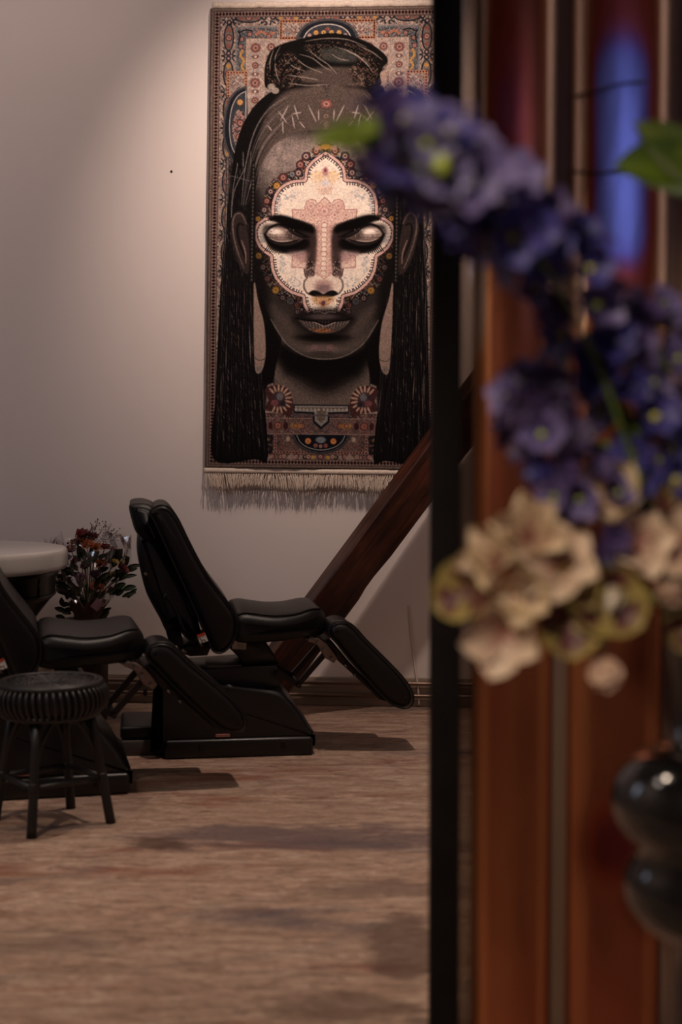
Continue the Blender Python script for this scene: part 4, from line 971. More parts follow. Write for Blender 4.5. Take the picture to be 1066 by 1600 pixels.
# ------------------------------------------------------------------ plants: petals, blooms, leaves
def petal_mesh(bm, L, w, cup, curl, M, nu=6, nv=5, ruffle=0.0, seed=0, col=None, lay=None, tip=.5):
    rs = random.Random(seed); g = []
    for i in range(nu + 1):
        t = i / nu; hw = w * (math.sin(PI * min(1, .08 + .92 * t) ** (.8 + tip * .4)) ** .75 + .05 * (1 - t)); row = []
        for j in range(nv):
            s = 2 * j / (nv - 1) - 1
            z = cup * (s * s) * hw + curl * t * t * L + ruffle * L * math.sin(s * 5 + seed) * t
            v = bm.verts.new(M @ Vector((t * L, s * hw, z))); row.append(v)
            if lay is not None: v[lay] = (*col(t, s)[:3], 1)
        g.append(row)
    for i in range(nu):
        for j in range(nv - 1): bm.faces.new((g[i][j], g[i + 1][j], g[i + 1][j + 1], g[i][j + 1]))
def vcol_mat(name, rough=.5, sub=.0, trans_back=.25):
    m = bpy.data.materials.new(name); m.use_nodes = True; nt = m.node_tree; b = pbsdf(m); a = nt.nodes.new('ShaderNodeAttribute'); a.attribute_name = 'tint'
    n = nt.nodes.new('ShaderNodeTexNoise'); n.inputs['Scale'].default_value = 120; mx = nt.nodes.new('ShaderNodeMix'); mx.data_type = 'RGBA'; mx.blend_type = 'MULTIPLY'; mx.inputs['Factor'].default_value = .25
    tc = nt.nodes.new('ShaderNodeTexCoord'); nt.links.new(tc.outputs['Object'], n.inputs['Vector'])
    nt.links.new(a.outputs['Color'], mx.inputs[6]); nt.links.new(n.outputs['Fac'], mx.inputs[7]); nt.links.new(mx.outputs[2], b.inputs['Base Color']); b.inputs['Roughness'].default_value = rough
    tr = nt.nodes.new('ShaderNodeBsdfTranslucent'); nt.links.new(mx.outputs[2], tr.inputs['Color']); ms = nt.nodes.new('ShaderNodeMixShader'); ms.inputs[0].default_value = trans_back
    out = next(x for x in nt.nodes if x.type == 'OUTPUT_MATERIAL'); nt.links.new(b.outputs[0], ms.inputs[1]); nt.links.new(tr.outputs[0], ms.inputs[2]); nt.links.new(ms.outputs[0], out.inputs['Surface'])
    return m
def lerp3(a, b, t): return tuple(a[i] + (b[i] - a[i]) * t for i in range(3))
PETAL = vcol_mat('flower_petal', .55); LEAFM = vcol_mat('green_leaf', .5, trans_back=.3)
STEMM = mat('green_stem', sl(74, 92, 36), .55, noise=.2, nscale=30)
def bloom_me(name, n, L, w, cup, curl, lift, c_in, c_out, c_rim=None, seed=0, layers=1, eye=None, ruffle=0.0):
    bm = bmesh.new(); lay = bm.verts.layers.float_color.new('tint'); rs = random.Random(seed)
    def col(t, s):
        c = lerp3(c_in, c_out, min(1, max(0, (t - .15) / .5)))
        if c_rim: c = lerp3(c, c_rim, max(0, min(1, (max(abs(s), (t - .1) * 1.05) - .68) / .25)))
        return c
    for l in range(layers):
        for k in range(n):
            a = 2 * PI * (k + .5 * l) / n + rs.gauss(0, .06); sc = (1 - .28 * l) * (1 + rs.gauss(0, .07))
            M = Matrix.Rotation(a, 4, 'Z') @ Matrix.Rotation(-(lift + .25 * l + rs.gauss(0, .1)), 4, 'Y')
            petal_mesh(bm, L * sc, w * sc, cup, curl, M, ruffle=ruffle, seed=seed * 13 + k, col=col, lay=lay)
    if eye:
        r = bmesh.ops.create_uvsphere(bm, u_segments=8, v_segments=6, radius=L * .17, matrix=Matrix.Translation((0, 0, L * .1)))
        for v in r['verts']: v[lay] = (*eye[:3], 1)
    me = bpy.data.meshes.new(name); bmesh.ops.recalc_face_normals(bm, faces=bm.faces); bm.to_mesh(me); bm.free(); me.materials.append(PETAL); me.polygons.foreach_set('use_smooth', [True] * len(me.polygons)); return me
def put_mesh(name, me, parent, co, zdir, scale=1.0, spin=0.0):
    o = bpy.data.objects.new(name, me); C.objects.link(o); o.parent = parent
    o.matrix_basis = Matrix.Translation(co) @ zdir.to_track_quat('Z', 'Y').to_matrix().to_4x4() @ Matrix.Rotation(spin, 4, 'Z') @ Matrix.Scale(scale, 4)
    return o
def leaf_obj(name, parent, base, tipv, w, c1, c2, up=Vector((0, 0, 1)), curl=-.25, cup=.35):
    bm = bmesh.new(); lay = bm.verts.layers.float_color.new('tint'); d = tipv - base; x = d.normalized(); y = up.cross(x).normalized(); z = x.cross(y)
    M = Matrix((x, y, z)).transposed().to_4x4(); M.translation = base
    petal_mesh(bm, d.length, w, cup, curl, M, 10, 7, .02, 3, lambda t, s: lerp3(c2, c1, min(1, abs(s) * 1.6)), lay, 1.0)
    return new_obj(name, bm, LEAFM, parent)
def spine_at(pts, t):
    n = len(pts) - 1; f = t * n; i = min(int(f), n - 1); return pts[i].lerp(pts[i + 1], f - i), (pts[i + 1] - pts[i]).normalized()

# ------------------------------------------------------------------ wrapped bouquet by the wall
def make_bouquet():
    Y = 5.88; base = Vector(((132 - 533) / F * Y, Y, 0))
    BK = mat('brown_bucket', sl(66, 46, 38), .6, noise=.15, nscale=12)
    bm = bmesh.new(); add_lathe(bm, [(0, 0), (.082, 0), (.086, .01), (.096, .40), (.100, .415), (.096, .42), (.088, .41), (.080, .03), (0, .025)], 40)
    b = new_obj('flower_bucket', bm, BK, None); b.location = base; tag(b, 'brown bucket on the floor holding the wrapped bouquet, between the two chairs', 'bucket')
    root = tag(empty('wrapped_bouquet', base + Vector((0, 0, .42))), 'bouquet of dark red and orange flowers in clear film beside the white table', 'bouquet')
    O = root.location; R1 = random.Random(21)
    def bp(px, py, dy=0.0): return at(px, py, Y + dy) - O
    tie = Vector((.01, 0, .02))
    bm = bmesh.new()
    heads = []
    kinds = {
        'bur': bloom_me('dark_red_bloom', 9, .030, .010, .3, .1, .5, sl(70, 14, 18), sl(120, 30, 32), None, 1, 2, sl(60, 30, 16)),
        'ora': bloom_me('orange_bloom', 11, .034, .009, .3, .0, .35, sl(150, 60, 24), sl(186, 92, 42), None, 2, 2, sl(90, 50, 20)),
        'yel': bloom_me('yellow_bloom', 8, .022, .008, .3, .1, .5, sl(160, 120, 40), sl(206, 170, 84), None, 3, 1, sl(120, 80, 20)),
        'mau': bloom_me('mauve_bloom', 8, .028, .010, .3, .1, .5, sl(96, 52, 84), sl(150, 104, 140), None, 4, 2, sl(200, 180, 120)),
        'pin': bloom_me('pink_bloom', 7, .024, .010, .4, .2, .8, sl(150, 60, 70), sl(196, 130, 130), None, 5, 2, None)}
    spots = [(112, 862, 'bur'), (122, 848, 'ora'), (137, 852, 'ora'), (150, 856, 'ora'), (163, 858, 'bur'), (128, 838, 'bur'), (104, 876, 'mau'), (118, 880, 'bur'), (142, 872, 'yel'), (158, 882, 'ora'), (168, 872, 'bur'), (180, 880, 'yel'), (190, 888, 'bur'), (195, 895, 'pin'), (98, 904, 'yel'), (108, 910, 'bur'), (128, 905, 'mau'), (148, 900, 'mau'), (160, 908, 'bur'), (152, 918, 'ora'), (118, 925, 'bur'), (176, 900, 'yel'), (186, 905, 'bur'), (100, 925, 'bur'), (172, 925, 'pin'), (134, 888, 'bur'), (176, 862, 'bur'), (145, 842, 'bur'), (96, 890, 'bur')]
    for px, py, k in spots:
        dy = R1.uniform(-.09, .03); p = bp(px, py, dy); heads.append(p)
        z = (Vector((p.x, p.y - .12, .25)) - Vector((0, 0, 0))).normalized()
        put_mesh('bloom', kinds[k], root, p, z, R1.uniform(.8, 1.15), R1.random() * 6)
        add_tube(bm, catmull([tie + Vector((R1.gauss(0, .012), R1.gauss(0, .012), -.3)), tie, tie.lerp(p, .55) + Vector((0, 0, .02)), p], 4), .0022, 5)
    new_obj('stems', bm, STEMM, root)
    for k in range(98):
        px, py, _k = spots[R1.randrange(len(spots))]; p = bp(px + R1.gauss(0, 8), max(872, py + 16 + R1.gauss(0, 16)), R1.uniform(-.08, .05)); d = Vector((p.x * .8 + R1.gauss(0, .05), R1.gauss(-.04, .04), .02 + R1.random() * .05)).normalized()
        g = sl(R1.randint(24, 50), R1.randint(34, 58), R1.randint(24, 34)); leaf_obj('leaf', root, p, p + d * R1.uniform(.035, .065), R1.uniform(.008, .014), g, lerp3(g, sl(70, 84, 50), .4), Vector((R1.gauss(0, .5), -1, .4)))
    for px, py, tx, ty in ((176, 886, 190, 860), (186, 888, 200, 874), (170, 880, 186, 860)): leaf_obj('leaf', root, bp(px, py), bp(tx, ty, -.03), .016, sl(40, 40, 26), sl(70, 62, 40), Vector((.3, -1, .2)))
    # airy dried sprigs above
    DRY = mat('dried_sprig', sl(96, 66, 50), .8, noise=.25, nscale=80)
    for k in range(9):
        bm = bmesh.new(); p0 = bp(128 + k * 4.5, 850, -.02); tx = 140 + k * 6 + R1.gauss(0, 4); ty = 812 + abs(k - 3) * 4.5
        p1 = bp(tx, ty, R1.uniform(-.05, .02)); add_tube(bm, catmull([p0, p0.lerp(p1, .5) + Vector((R1.gauss(0, .008), 0, .004)), p1], 4), .0009, 4)
        for j in range(11):
            t = .3 + .7 * j / 10; q = p0.lerp(p1, t) + Vector((R1.gauss(0, .012), R1.gauss(0, .008), R1.gauss(0, .008))); add_tube(bm, [p0.lerp(p1, t - .12), q], .0006, 3)
            bmesh.ops.create_uvsphere(bm, u_segments=5, v_segments=4, radius=R1.uniform(.0016, .0034), matrix=Matrix.Translation(q))
        new_obj('dried_sprig', bm, DRY, root)
    for k in range(5):
        bm = bmesh.new(); q0 = bp(116 + k * 7, 846 - 2 * k, -.04)
        for j in range(22): bmesh.ops.create_uvsphere(bm, u_segments=6, v_segments=4, radius=R1.uniform(.003, .006), matrix=Matrix.Translation(q0 + Vector((R1.gauss(0, .014), R1.gauss(0, .012), R1.gauss(0, .014)))))
        new_obj('berry_cluster', bm, mat('dark_berries', sl(70, 20, 22), .5, noise=.3, nscale=60), root)
    # clear film: crumpled cone
    m = bpy.data.materials.new('clear_film'); m.use_nodes = True; nt = m.node_tree; N = nt.nodes; out = next(x for x in N if x.type == 'OUTPUT_MATERIAL'); N.remove(pbsdf(m))
    tr = N.new('ShaderNodeBsdfTransparent'); tr.inputs[0].default_value = (.96, .95, .95, 1); gl = N.new('ShaderNodeBsdfGlossy'); gl.inputs['Roughness'].default_value = .06; lw = N.new('ShaderNodeLayerWeight'); lw.inputs['Blend'].default_value = .38
    mu = N.new('ShaderNodeMath'); mu.operation = 'MULTIPLY_ADD'; mu.inputs[1].default_value = .7; mu.inputs[2].default_value = .10; nt.links.new(lw.outputs['Fresnel'], mu.inputs[0])
    ms = N.new('ShaderNodeMixShader'); nt.links.new(mu.outputs[0], ms.inputs[0]); nt.links.new(tr.outputs[0], ms.inputs[1]); nt.links.new(gl.outputs[0], ms.inputs[2]); nt.links.new(ms.outputs[0], out.inputs['Surface'])
    bm = bmesh.new(); rings = []
    cz = [(-.02, .035, .0, .0), (.03, .04, .004, .0), (.09, .085, .008, -.012), (.16, .125, .012, -.02), (.23, .148, .016, -.02), (.29, .158, .02, -.015), (.335, .160, .03, -.01)]
    for z, r, j, oy in cz:
        ring = []
        for k in range(44):
            a = 2 * PI * k / 44; rr_ = r * (1 + (.08 if k % 4 < 2 else -.06) * min(1, z * 5 + .2)) + R1.gauss(0, j * .4)
            ring.append(bm.verts.new((.024 + rr_ * math.cos(a), oy + min(.13, max(-.2, rr_ * .9 * math.sin(a))), z + (R1.gauss(0, .022) if z > .3 else 0))))
        rings.append(ring)
    for p, q in zip(rings[:-1], rings[1:]):
        for k in range(44): bm.faces.new((p[k], p[(k + 1) % 44], q[(k + 1) % 44], q[k]))
    new_obj('clear_wrap', bm, m, root, False)
    bm = bmesh.new(); rings = []
    PAPER = mat('kraft_paper', sl(122, 92, 76), .8, noise=.12, nscale=20)
    for z, r in ((-.06, .062), (-.02, .05), (.02, .055), (.07, .078)):
        rings.append([bm.verts.new((.01 + r * math.cos(2 * PI * k / 30) * (1.08 if k % 2 else .95), r * .9 * math.sin(2 * PI * k / 30), z + (.018 * math.sin(k * 2.2) if z > .05 else 0))) for k in range(30)])
    for p, q in zip(rings[:-1], rings[1:]):
        for k in range(30): bm.faces.new((p[k], p[(k + 1) % 30], q[(k + 1) % 30], q[k]))
    new_obj('paper_wrap', bm, PAPER, root, False)
    bm = bmesh.new(); add_box(bm, (-.018, -.001, -.022), (.018, .001, .022)); bm.transform(Matrix.Translation(bp(152, 945, -.17)) @ Matrix.Rotation(.7, 4, 'Y') @ Matrix.Rotation(.2, 4, 'Z')); new_obj('gift_card', bm, mat('mauve_card', sl(160, 118, 130), .5, noise=.2, nscale=50), root, False)
make_bouquet()

# ------------------------------------------------------------------ partition screen: black post, rounded metal slats
def slat_material():
    m = bpy.data.materials.new('flame_tinted_copper'); m.use_nodes = True; nt = m.node_tree; N = nt.nodes; L = nt.links; b = pbsdf(m)
    b.inputs['Metallic'].default_value = .72; b.inputs['Roughness'].default_value = .25
    tc = N.new('ShaderNodeTexCoord'); mp = N.new('ShaderNodeMapping'); mp.inputs['Scale'].default_value = (3, 3, .7); L.new(tc.outputs['Object'], mp.inputs[0])
    n = N.new('ShaderNodeTexNoise'); n.inputs['Scale'].default_value = 2.2; n.inputs['Detail'].default_value = 3; L.new(mp.outputs[0], n.inputs[0])
    at_n = N.new('ShaderNodeAttribute'); at_n.attribute_name = 'patina_edge_light'
    # heat of the flame plus a little unevenness gives the tint: orange, red, purple, blue; palest stop is painted edge light
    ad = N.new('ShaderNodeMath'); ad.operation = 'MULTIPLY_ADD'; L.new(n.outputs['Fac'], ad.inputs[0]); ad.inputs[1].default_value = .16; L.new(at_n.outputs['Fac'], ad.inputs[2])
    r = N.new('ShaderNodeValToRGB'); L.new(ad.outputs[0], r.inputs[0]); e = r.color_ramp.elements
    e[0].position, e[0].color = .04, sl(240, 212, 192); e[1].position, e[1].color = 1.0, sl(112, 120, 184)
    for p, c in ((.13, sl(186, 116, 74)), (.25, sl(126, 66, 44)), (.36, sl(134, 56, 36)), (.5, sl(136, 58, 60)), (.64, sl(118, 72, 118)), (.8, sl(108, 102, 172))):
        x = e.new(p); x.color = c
    L.new(r.outputs[0], b.inputs['Base Color'])
    n2 = N.new('ShaderNodeTexNoise'); n2.inputs['Scale'].default_value = 9; L.new(mp.outputs[0], n2.inputs[0]); bp = N.new('ShaderNodeBump'); bp.inputs['Strength'].default_value = .08; bp.inputs['Distance'].default_value = .01
    L.new(n2.outputs['Fac'], bp.inputs['Height']); L.new(bp.outputs[0], b.inputs['Normal'])
    return m
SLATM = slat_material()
POSTM = mat('blackened_post', sl(20, 16, 15), .7, .0, noise=.15, nscale=15, spec=.08)
BATTM = mat('dark_brown_batten', sl(104, 80, 66), .55, .1, noise=.2, nscale=12, stretch=(1, 1, .15))
def make_screen():
    YP = 2.62
    def X(px, Y=YP): return (px - 533) / F * Y
    root = tag(empty('partition_screen', (X(870), YP, 0)), 'tall partition screen of rounded copper slats between dark battens with a black end post', 'screen')
    O = root.location; top = 2.55
    def hot(px, z):                 # where the flame passed
        y = 692 - (z - H) / YP * F; v = 0.0
        if 880 < px < 1040:
            fx = math.exp(-((px - 957) / 44.0) ** 4); v = .92 * fx * math.exp(-(max(0, abs(y - 260) - 110) / 60.0) ** 2) + .30 * math.exp(-((px - 960) / 50.0) ** 2) * math.exp(-((y - 1310) / 60.0) ** 2)
            v += .25 * math.exp(-((px - 957) / 50.0) ** 2) * math.exp(-((y - 60) / 120.0) ** 2)
        elif px < 880:
            v = .38 * math.exp(-((px - 782) / 36.0) ** 2) * math.exp(-((y - 190) / 130.0) ** 2)
        return min(1, v)
    def slat(pxa, pxb, depth):
        bm = bmesh.new(); lay = bm.verts.layers.float_color.new('patina_edge_light'); xa, xb = X(pxa), X(pxb); xc = (xa + xb) / 2; hw = (xb - xa) / 2; nz = 90; na = 28; rows = []
        for i in range(nz + 1):
            z = .03 + (top - .06) * i / nz; row = []
            for k in range(na + 1):
                r_ = .030; f = k / na
                if f < .28: a = f / .28 * PI / 2; x = xc - hw + r_ * (1 - math.cos(a)); y = -(depth - r_) - r_ * math.sin(a)
                elif f > .72: a = (1 - f) / .28 * PI / 2; x = xc + hw - r_ * (1 - math.cos(a)); y = -(depth - r_) - r_ * math.sin(a)
                else: g_ = (f - .28) / .44 * 2 - 1; x = xc + g_ * (hw - r_); y = -depth - .004 * (1 - g_ * g_)
                if k in (0, na): y = 0
                v = bm.verts.new((x - O.x, y, z)); e_ = min(1, max(0, (min(x - xa, xb - x) / hw - .20) / .22)); e_ = max(e_, min(.8, max(0, (1.45 - z) / .3))); h = (.16 + .84 * hot(533 + x * F / YP, z)) * e_ - .06 * (1 - e_); v[lay] = (h, h, h, 1); row.append(v)  # corners paler higher up: lit slat edges painted into the colour
            for x in (xb - .004, xa + .004):
                v = bm.verts.new((x - O.x, .012, z)); v[lay] = (0, 0, 0, 1); row.append(v)
            rows.append(row)
        for p, q in zip(rows[:-1], rows[1:]):
            for k in range(len(p)): bm.faces.new((p[k], p[(k + 1) % len(p)], q[(k + 1) % len(p)], q[k]))
        bm.faces.new(rows[0]); bm.faces.new(rows[-1][::-1])
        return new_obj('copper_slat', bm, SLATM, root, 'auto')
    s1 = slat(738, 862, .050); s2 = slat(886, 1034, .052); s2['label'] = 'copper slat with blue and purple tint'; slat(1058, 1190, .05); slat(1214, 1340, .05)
    def bar(name, pa, pb, ya, yb, m, z0=.0, z1=top):
        bm = bmesh.new(); add_box(bm, (X(pa) - O.x, ya, z0), (X(pb) - O.x, yb, z1), None, .003); return new_obj(name, bm, m, root, 'auto')
    bar('end_post', 671.5, 716, -.06, .0, POSTM)
    GLS = bpy.data.materials.new('smoked_glass'); GLS.use_nodes = True; nt = GLS.node_tree; out = next(x for x in nt.nodes if x.type == 'OUTPUT_MATERIAL'); nt.nodes.remove(pbsdf(GLS))
    tr = nt.nodes.new('ShaderNodeBsdfTransparent'); tr.inputs[0].default_value = (.46, .42, .39, 1); gl = nt.nodes.new('ShaderNodeBsdfGlossy'); gl.inputs['Roughness'].default_value = .03; ms = nt.nodes.new('ShaderNodeMixShader'); ms.inputs[0].default_value = .04
    nt.links.new(tr.outputs[0], ms.inputs[1]); nt.links.new(gl.outputs[0], ms.inputs[2]); nt.links.new(ms.outputs[0], out.inputs['Surface'])
    bar('glass_strip', 714, 742, -.012, -.006, GLS, .045, top - .03)['label'] = 'narrow strip of smoked glass'
    for pa, pb in ((858, 891), (1030, 1063), (1186, 1218)): bar('batten', pa, pb, -.016, .015, BATTM)
    bar('top_rail', 668, 1345, -.05, .02, POSTM, top - .03, top + .05); bar('bottom_rail', 668, 1345, -.05, .02, POSTM, 0, .045)
    WIRE = mat('dark_wire', sl(40, 26, 22), .5, .5)
    for pts in ([(892, 152), (912, 147), (940, 140), (970, 131), (1000, 128), (1030, 124)], [(892, 268), (925, 270), (957, 269), (990, 268), (1030, 266)]):
        bm = bmesh.new(); q = []
        for px, py in pts:
            t = (px - 960) / 76.0; yy = YP - .0585 + .03 * max(0, abs(t) - .62) ** 1.5 * 4; w = at(px, py, yy); q.append(w - O)
        add_tube(bm, catmull(q, 6), .0022, 6); new_obj('tie_wire', bm, WIRE, root)
make_screen()

# ------------------------------------------------------------------ tall black vase with the flowers
VY = 1.9; VX = (1110 - 533) / F * VY
def make_vase():
    G = mat('black_glaze', sl(10, 10, 11), .12, noise=.1, coat=.6)
    S_ = F / VY
    def zy(y): return H - (y - 692) / S_
    pr = [(0, 0), (.10, 0), (.105, .012), (.09, .03), (.055, .06), (.042, .12), (.040, .30), (.043, .42)]
    for cy_, rx, ry in ((1395, .110, 88), (1258, .128, 98)):
        for k in range(15):
            a = -PI / 2 + PI * (k + .9) / 15.8; r = rx * math.cos(a) ** .8; z = zy(cy_) + ry / S_ * math.sin(a)
            if r > .046 and (cy_ != 1395 or z < zy(1336)) and (cy_ != 1258 or z > zy(1334)): pr.append((r, z))
    pr += [(.048, zy(1163)), (.047, zy(1120)), (.050, zy(1060)), (.058, zy(1005)), (.060, zy(998)), (.055, zy(1000)), (.044, zy(1060)), (.04, zy(1150)), (0, zy(1160))]
    bm = bmesh.new(); add_lathe(bm, pr, 64); o = new_obj('floor_vase', bm, G, None); o.location = (VX, VY, 0)
    tag(o, 'tall glossy black vase with two swollen rings at the lower right edge', 'vase')
make_vase()
def wp(px, py, d): return at(px, py, d)
MOUTH = Vector((VX, VY, H - (1000 - 692) / F * VY))
FLOR = [bloom_me('floret', 6, .027, .0105, .25, .12, .35, tuple(v * .62 for v in sl(*a)), tuple(v * .66 for v in sl(*b)), None, 30 + i, 2 if i % 2 else 1, sl(*c_), .02) for i, (a, b, c_) in enumerate((((58, 50, 120), (82, 74, 158), (200, 190, 90)), ((44, 38, 104), (62, 54, 136), (60, 50, 90)), ((78, 62, 130), (134, 116, 172), (180, 190, 70)), ((66, 46, 104), (98, 74, 130), (50, 40, 70)), ((92, 84, 142), (150, 138, 190), (170, 180, 60)), ((50, 34, 74), (84, 62, 104), (40, 30, 50))))]
BUDM = mat('green_bud', sl(150, 160, 52), .5, noise=.2, nscale=60)
def spray(label, path, t0, t1, n, kinds, rad, seed, scale=1.0, leaves=(), buds=()):
    R3 = random.Random(seed); pts = catmull([MOUTH + Vector((R3.gauss(0, .006), R3.gauss(0, .006), -.12)), MOUTH + Vector((R3.gauss(0, .008), R3.gauss(0, .008), .0))] + [wp(*p) for p in path], 6)
    root = tag(empty('delphinium_stem', MOUTH), label, 'flower', 'purple flower stems in the tall vase')
    O = root.location; bm = bmesh.new(); add_tube(bm, [p - O for p in pts], [.0042 - .0026 * i / len(pts) for i in range(len(pts))], 7); new_obj('stem', bm, STEMM, root)
    for k in range(n):
        t = t0 + (t1 - t0) * (k + R3.random() * .5) / n; p, d = spine_at(pts, t); a = k * 2.4 + R3.gauss(0, .3); u = d.orthogonal().normalized(); v = d.cross(u)
        out = u * math.cos(a) + v * math.sin(a); r = rad * (1 - .45 * max(0, (t - .7) / .3)) * R3.uniform(.6, 1.1)
        put_mesh('floret', FLOR[kinds[R3.randrange(len(kinds))]], root, p + out * r - O, (out * .9 + d * .35 + Vector((0, -.25, .1))).normalized(), scale * R3.uniform(.8, 1.2), R3.random() * 6)
    for px, py, dd, rr_ in buds:
        bm = bmesh.new(); bmesh.ops.create_uvsphere(bm, u_segments=10, v_segments=8, radius=rr_, matrix=Matrix.Translation(wp(px, py, dd) - O) @ Matrix.Diagonal((1, 1, 1.3, 1)).to_4x4()); new_obj('bud', bm, BUDM, root)
    for (bx, by, bd), (tx, ty, td), w, g in leaves:
        leaf_obj('leaf', root, wp(bx, by, bd) - O, wp(tx, ty, td) - O, w, sl(*g), lerp3(sl(*g), sl(150, 160, 60), .35), Vector((.1, -1, .45)))
    return root
GL = (92, 108, 30)
spray('long arching purple flower stem reaching left across the rug, palest at its tip', [(1050, 830, 1.86), (975, 620, 1.80), (900, 450, 1.72), (800, 345, 1.62), (705, 262, 1.53), (625, 222, 1.46), (560, 206, 1.42), (505, 204, 1.40)], .22, .84, 98, (0, 1, 1, 0, 2, 3), .040, 1, 1.22,
      [((600, 214, 1.45), (500, 206, 1.40), .018, GL), ((640, 240, 1.46), (690, 205, 1.44), .014, GL), ((720, 300, 1.52), (775, 345, 1.55), .020, (150, 150, 40)), ((560, 206, 1.42), (600, 190, 1.42), .012, GL)],
      [(768, 322, 1.53, .010), (782, 345, 1.53, .012), (700, 262, 1.45, .009), (840, 290, 1.6, .008)])
spray('pale lilac flower stem in the tall vase, upper left beside the black post', [(1020, 800, 1.80), (930, 560, 1.70), (840, 400, 1.58), (740, 300, 1.46), (680, 250, 1.40), (640, 225, 1.37)], .62, .99, 30, (4, 2, 4, 0), .036, 2, 1.1, [], [(690, 258, 1.36, .008)])
spray('dark purple flower stem standing just above the cream blooms in the vase', [(1010, 880, 1.82), (920, 780, 1.76), (860, 700, 1.74), (835, 630, 1.73), (830, 590, 1.72)], .42, 1.0, 62, (3, 5, 3, 5, 2, 1), .044, 3, 1.0, [], [])
spray('purple flower stem at the right edge of the photograph, upright in the vase', [(1085, 820, 1.90), (1060, 680, 1.88), (1035, 560, 1.86), (1018, 470, 1.85)], .45, 1.0, 52, (2, 3, 5, 2), .040, 4, 1.0, [((1010, 770, 1.8), (930, 690, 1.78), .026, (84, 104, 34)), ((1020, 760, 1.84), (960, 590, 1.84), .009, (110, 110, 30))], [(931, 598, 1.8, .015), (955, 520, 1.82, .009)])
# broad green leaf at the upper right
root = tag(empty('leafy_stem', MOUTH), 'green leafy stem whose broad leaf shows at the upper right edge', 'plant')
pts = catmull([MOUTH + Vector((.01, 0, -.12)), MOUTH + Vector((.01, 0, 0)), wp(1120, 700, 1.92), wp(1120, 420, 1.9), wp(1100, 260, 1.88)], 6)
bm = bmesh.new(); add_tube(bm, [p - MOUTH for p in pts], .003, 7); new_obj('stem', bm, STEMM, root)
leaf_obj('leaf', root, wp(1112, 290, 1.9) - MOUTH, wp(984, 238, 1.84) - MOUTH, .046, sl(70, 92, 14), sl(104, 124, 34), Vector((.1, -1, .5)))
leaf_obj('leaf', root, wp(1108, 300, 1.9) - MOUTH, wp(1015, 182, 1.86) - MOUTH, .036, sl(84, 100, 16), sl(110, 124, 30), Vector((.3, -1, .2)))
# cream orchids
CRE, CRE2, BURG, RIM = sl(226, 196, 168), sl(208, 172, 148), sl(92, 44, 46), sl(184, 164, 92)
OR = [bloom_me('orchid_bloom', 5, .056, .024, .5, .18, .3, sl(150, 96, 84), CRE, CRE, 60, 1, None, .05),
      bloom_me('orchid_bloom', 3, .056, .034, .8, .25, .2, BURG, BURG, RIM, 61, 1, None, .03),
      bloom_me('orchid_bloom', 5, .052, .022, .6, .3, .5, CRE2, CRE, sl(214, 190, 140), 62, 1, None, .06),
      bloom_me('orchid_bloom', 5, .062, .018, .9, .35, .5, sl(120, 64, 58), CRE, sl(216, 190, 150), 66, 1, None, .12),
      bloom_me('orchid_bloom', 6, .040, .020, .6, .4, .9, CRE2, CRE2, None, 63, 1, None, .06)]
LIP = bloom_me('lip', 3, .024, .014, .8, .5, .9, sl(240, 224, 204), sl(240, 224, 206), None, 64, 1, sl(232, 206, 160), .05)
def orchid(label, path, blooms, seed):
    R4 = random.Random(seed); root = tag(empty('orchid_spray', MOUTH), label, 'flower', 'cream orchid sprays in the tall vase'); O = root.location
    pts = catmull([MOUTH + Vector((-.01, -.01, -.1)), MOUTH + Vector((-.02, -.01, .0))] + [wp(*p) for p in path], 6); bm = bmesh.new(); add_tube(bm, [p - O for p in pts], .0032, 7)
    for px, py, d, k, sc, nx, nz, lip in blooms:
        p = wp(px, py, d); q = min(pts, key=lambda s: (s - p).length); add_tube(bm, catmull([q - O, (q + p) / 2 - O + Vector((0, .02, .012)), p - O], 4), .0022, 6)
        z = Vector((nx, -1, nz)).normalized(); b = put_mesh('bloom', OR[k], root, p - O, z, sc, R4.random() * 6)
        if lip: put_mesh('lip', LIP, b, Vector((0, 0, .006)), Vector((0, .2, 1)).normalized(), 1.0, R4.random() * 6)
    new_obj('stem', bm, STEMM, root)
orchid('long cream orchid spray with burgundy hearts crossing in front of the black post', [(1040, 950, 1.80), (960, 890, 1.74), (880, 870, 1.72), (800, 880, 1.72), (740, 905, 1.72)],
       [(735, 925, 1.70, 1, .85, -.5, .1, 0), (790, 985, 1.68, 0, 1.0, -.2, -.3, 0), (778, 885, 1.70, 3, 1.0, -.4, .5, 0), (826, 845, 1.70, 3, 1.1, -.1, .5, 0), (872, 880, 1.68, 0, 1.0, .1, .3, 0), (822, 925, 1.66, 2, .9, -.1, .0, 1), (885, 965, 1.69, 1, .95, .1, -.3, 0), (942, 935, 1.69, 1, 1.0, .25, .0, 1), (895, 915, 1.68, 1, .7, .1, .2, 0), (940, 1030, 1.70, 4, .9, .1, -.9, 0)], 5)
orchid('short cream orchid spray at the right edge just above the mouth of the black vase', [(1090, 950, 1.84), (1050, 880, 1.82), (1000, 810, 1.80), (960, 780, 1.79)],
       [(955, 785, 1.77, 2, 1.2, -.2, .4, 0), (1000, 845, 1.77, 0, .9, .1, .1, 0), (1050, 800, 1.80, 1, .7, .2, .5, 0), (1055, 860, 1.78, 0, .95, .2, .2, 0), (1045, 915, 1.77, 4, .9, -.1, -.3, 1), (1062, 975, 1.78, 1, .7, .2, -.3, 0)], 6)

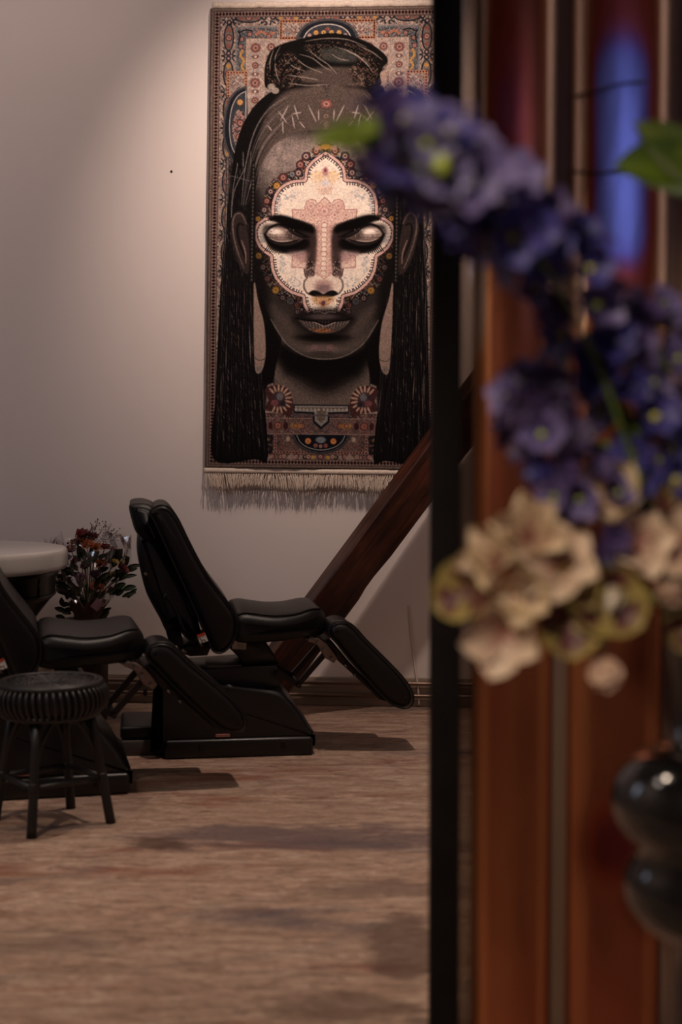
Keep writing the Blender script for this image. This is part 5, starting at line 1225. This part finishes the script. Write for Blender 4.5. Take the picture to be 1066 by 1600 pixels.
# ------------------------------------------------------------------ light and camera
def spot(name, loc, target, power, angle, blend, col, size=.05):
    d = bpy.data.lights.new(name, 'SPOT'); d.energy = power; d.spot_size = math.radians(angle); d.spot_blend = blend; d.color = col; d.shadow_soft_size = size
    o = bpy.data.objects.new(name, d); C.objects.link(o); o.location = loc; o.rotation_euler = (Vector(target) - Vector(loc)).to_track_quat('-Z', 'Y').to_euler(); return o
def area(name, loc, target, power, sx, sy, col):
    d = bpy.data.lights.new(name, 'AREA'); d.energy = power; d.shape = 'RECTANGLE'; d.size = sx; d.size_y = sy; d.color = col
    o = bpy.data.objects.new(name, d); C.objects.link(o); o.location = loc; o.rotation_euler = (Vector(target) - Vector(loc)).to_track_quat('-Z', 'Y').to_euler(); return o
WARM = (1.0, .78, .66)
spot('rug_spotlight', (-.05, 4.45, 3.6), (-.05, 6.2, 2.24), 240, 58, 1.0, WARM, .03)
area('upper_wall_fill', (-1.8, 4.9, 3.64), (-1.9, 6.3, 2.1), 14, 2.0, .4, (1.0, .80, .70))  # added fill without a fixture, lifts the upper left wall
area('left_wall_fill', (-2.5, 2.2, 3.55), (-3.4, 2.2, 2.3), 33, .4, 3.0, (1.0, .82, .72))  # added fill so the slats' left edges mirror a bright wall
area('right_wall_fill', (2.2, 2.2, 3.55), (3.0, 2.2, 2.3), 33, .4, 3.0, (1.0, .82, .72))  # added fill for the reflections in the slats' right edges
spot('ceiling_downlight_chairs', (.1, 4.6, 3.6), (.3, 4.6, 0), 215, 74, 1.0, WARM, .06)
spot('ceiling_downlight_floor', (-1.4, 2.3, 3.6), (-1.2, 2.5, 0), 230, 76, 1.0, (1.0, .78, .60), .06)
area('left_window_light', (-3.2, 3.4, 2.1), (-.9, 5.4, 1.5), 7.5, .7, 1.1, (.66, .76, 1.0))
spot('flower_fill', (-.7, -.4, 2.3), (.36, 1.78, .95), 225, 34, .8, (1.0, .85, .67), .06)  # added fill from behind the camera that brightens the flowers
area('evening_window', (1.42, -1.55, 2.35), (1.3, 2.6, 1.8), 5.5, .8, .8, (.58, .62, 1.0))
w = bpy.data.worlds.new('dim_room_air'); bpy.context.scene.world = w; w.use_nodes = True; w.node_tree.nodes['Background'].inputs[0].default_value = (.5, .45, .45, 1); w.node_tree.nodes['Background'].inputs[1].default_value = .02

cd = bpy.data.cameras.new('camera'); cd.sensor_fit = 'VERTICAL'; cd.sensor_height = 36; cd.lens = 50; cd.clip_start = .05
cam = bpy.data.objects.new('camera', cd); C.objects.link(cam); cam.location = CAM; cam.rotation_euler = (PI / 2 - TH, 0, 0)
cd.dof.use_dof = True; cd.dof.focus_distance = 6.0; cd.dof.aperture_fstop = 2.0
sc = bpy.context.scene; sc.camera = cam
vs = sc.view_settings; vs.view_transform = 'Standard'; vs.look = 'None'; vs.exposure = 0.0; vs.gamma = 1.0; vs.use_curve_mapping = False
sc.cycles.use_denoising = True; sc.cycles.max_bounces = 8; sc.cycles.sample_clamp_indirect = 6
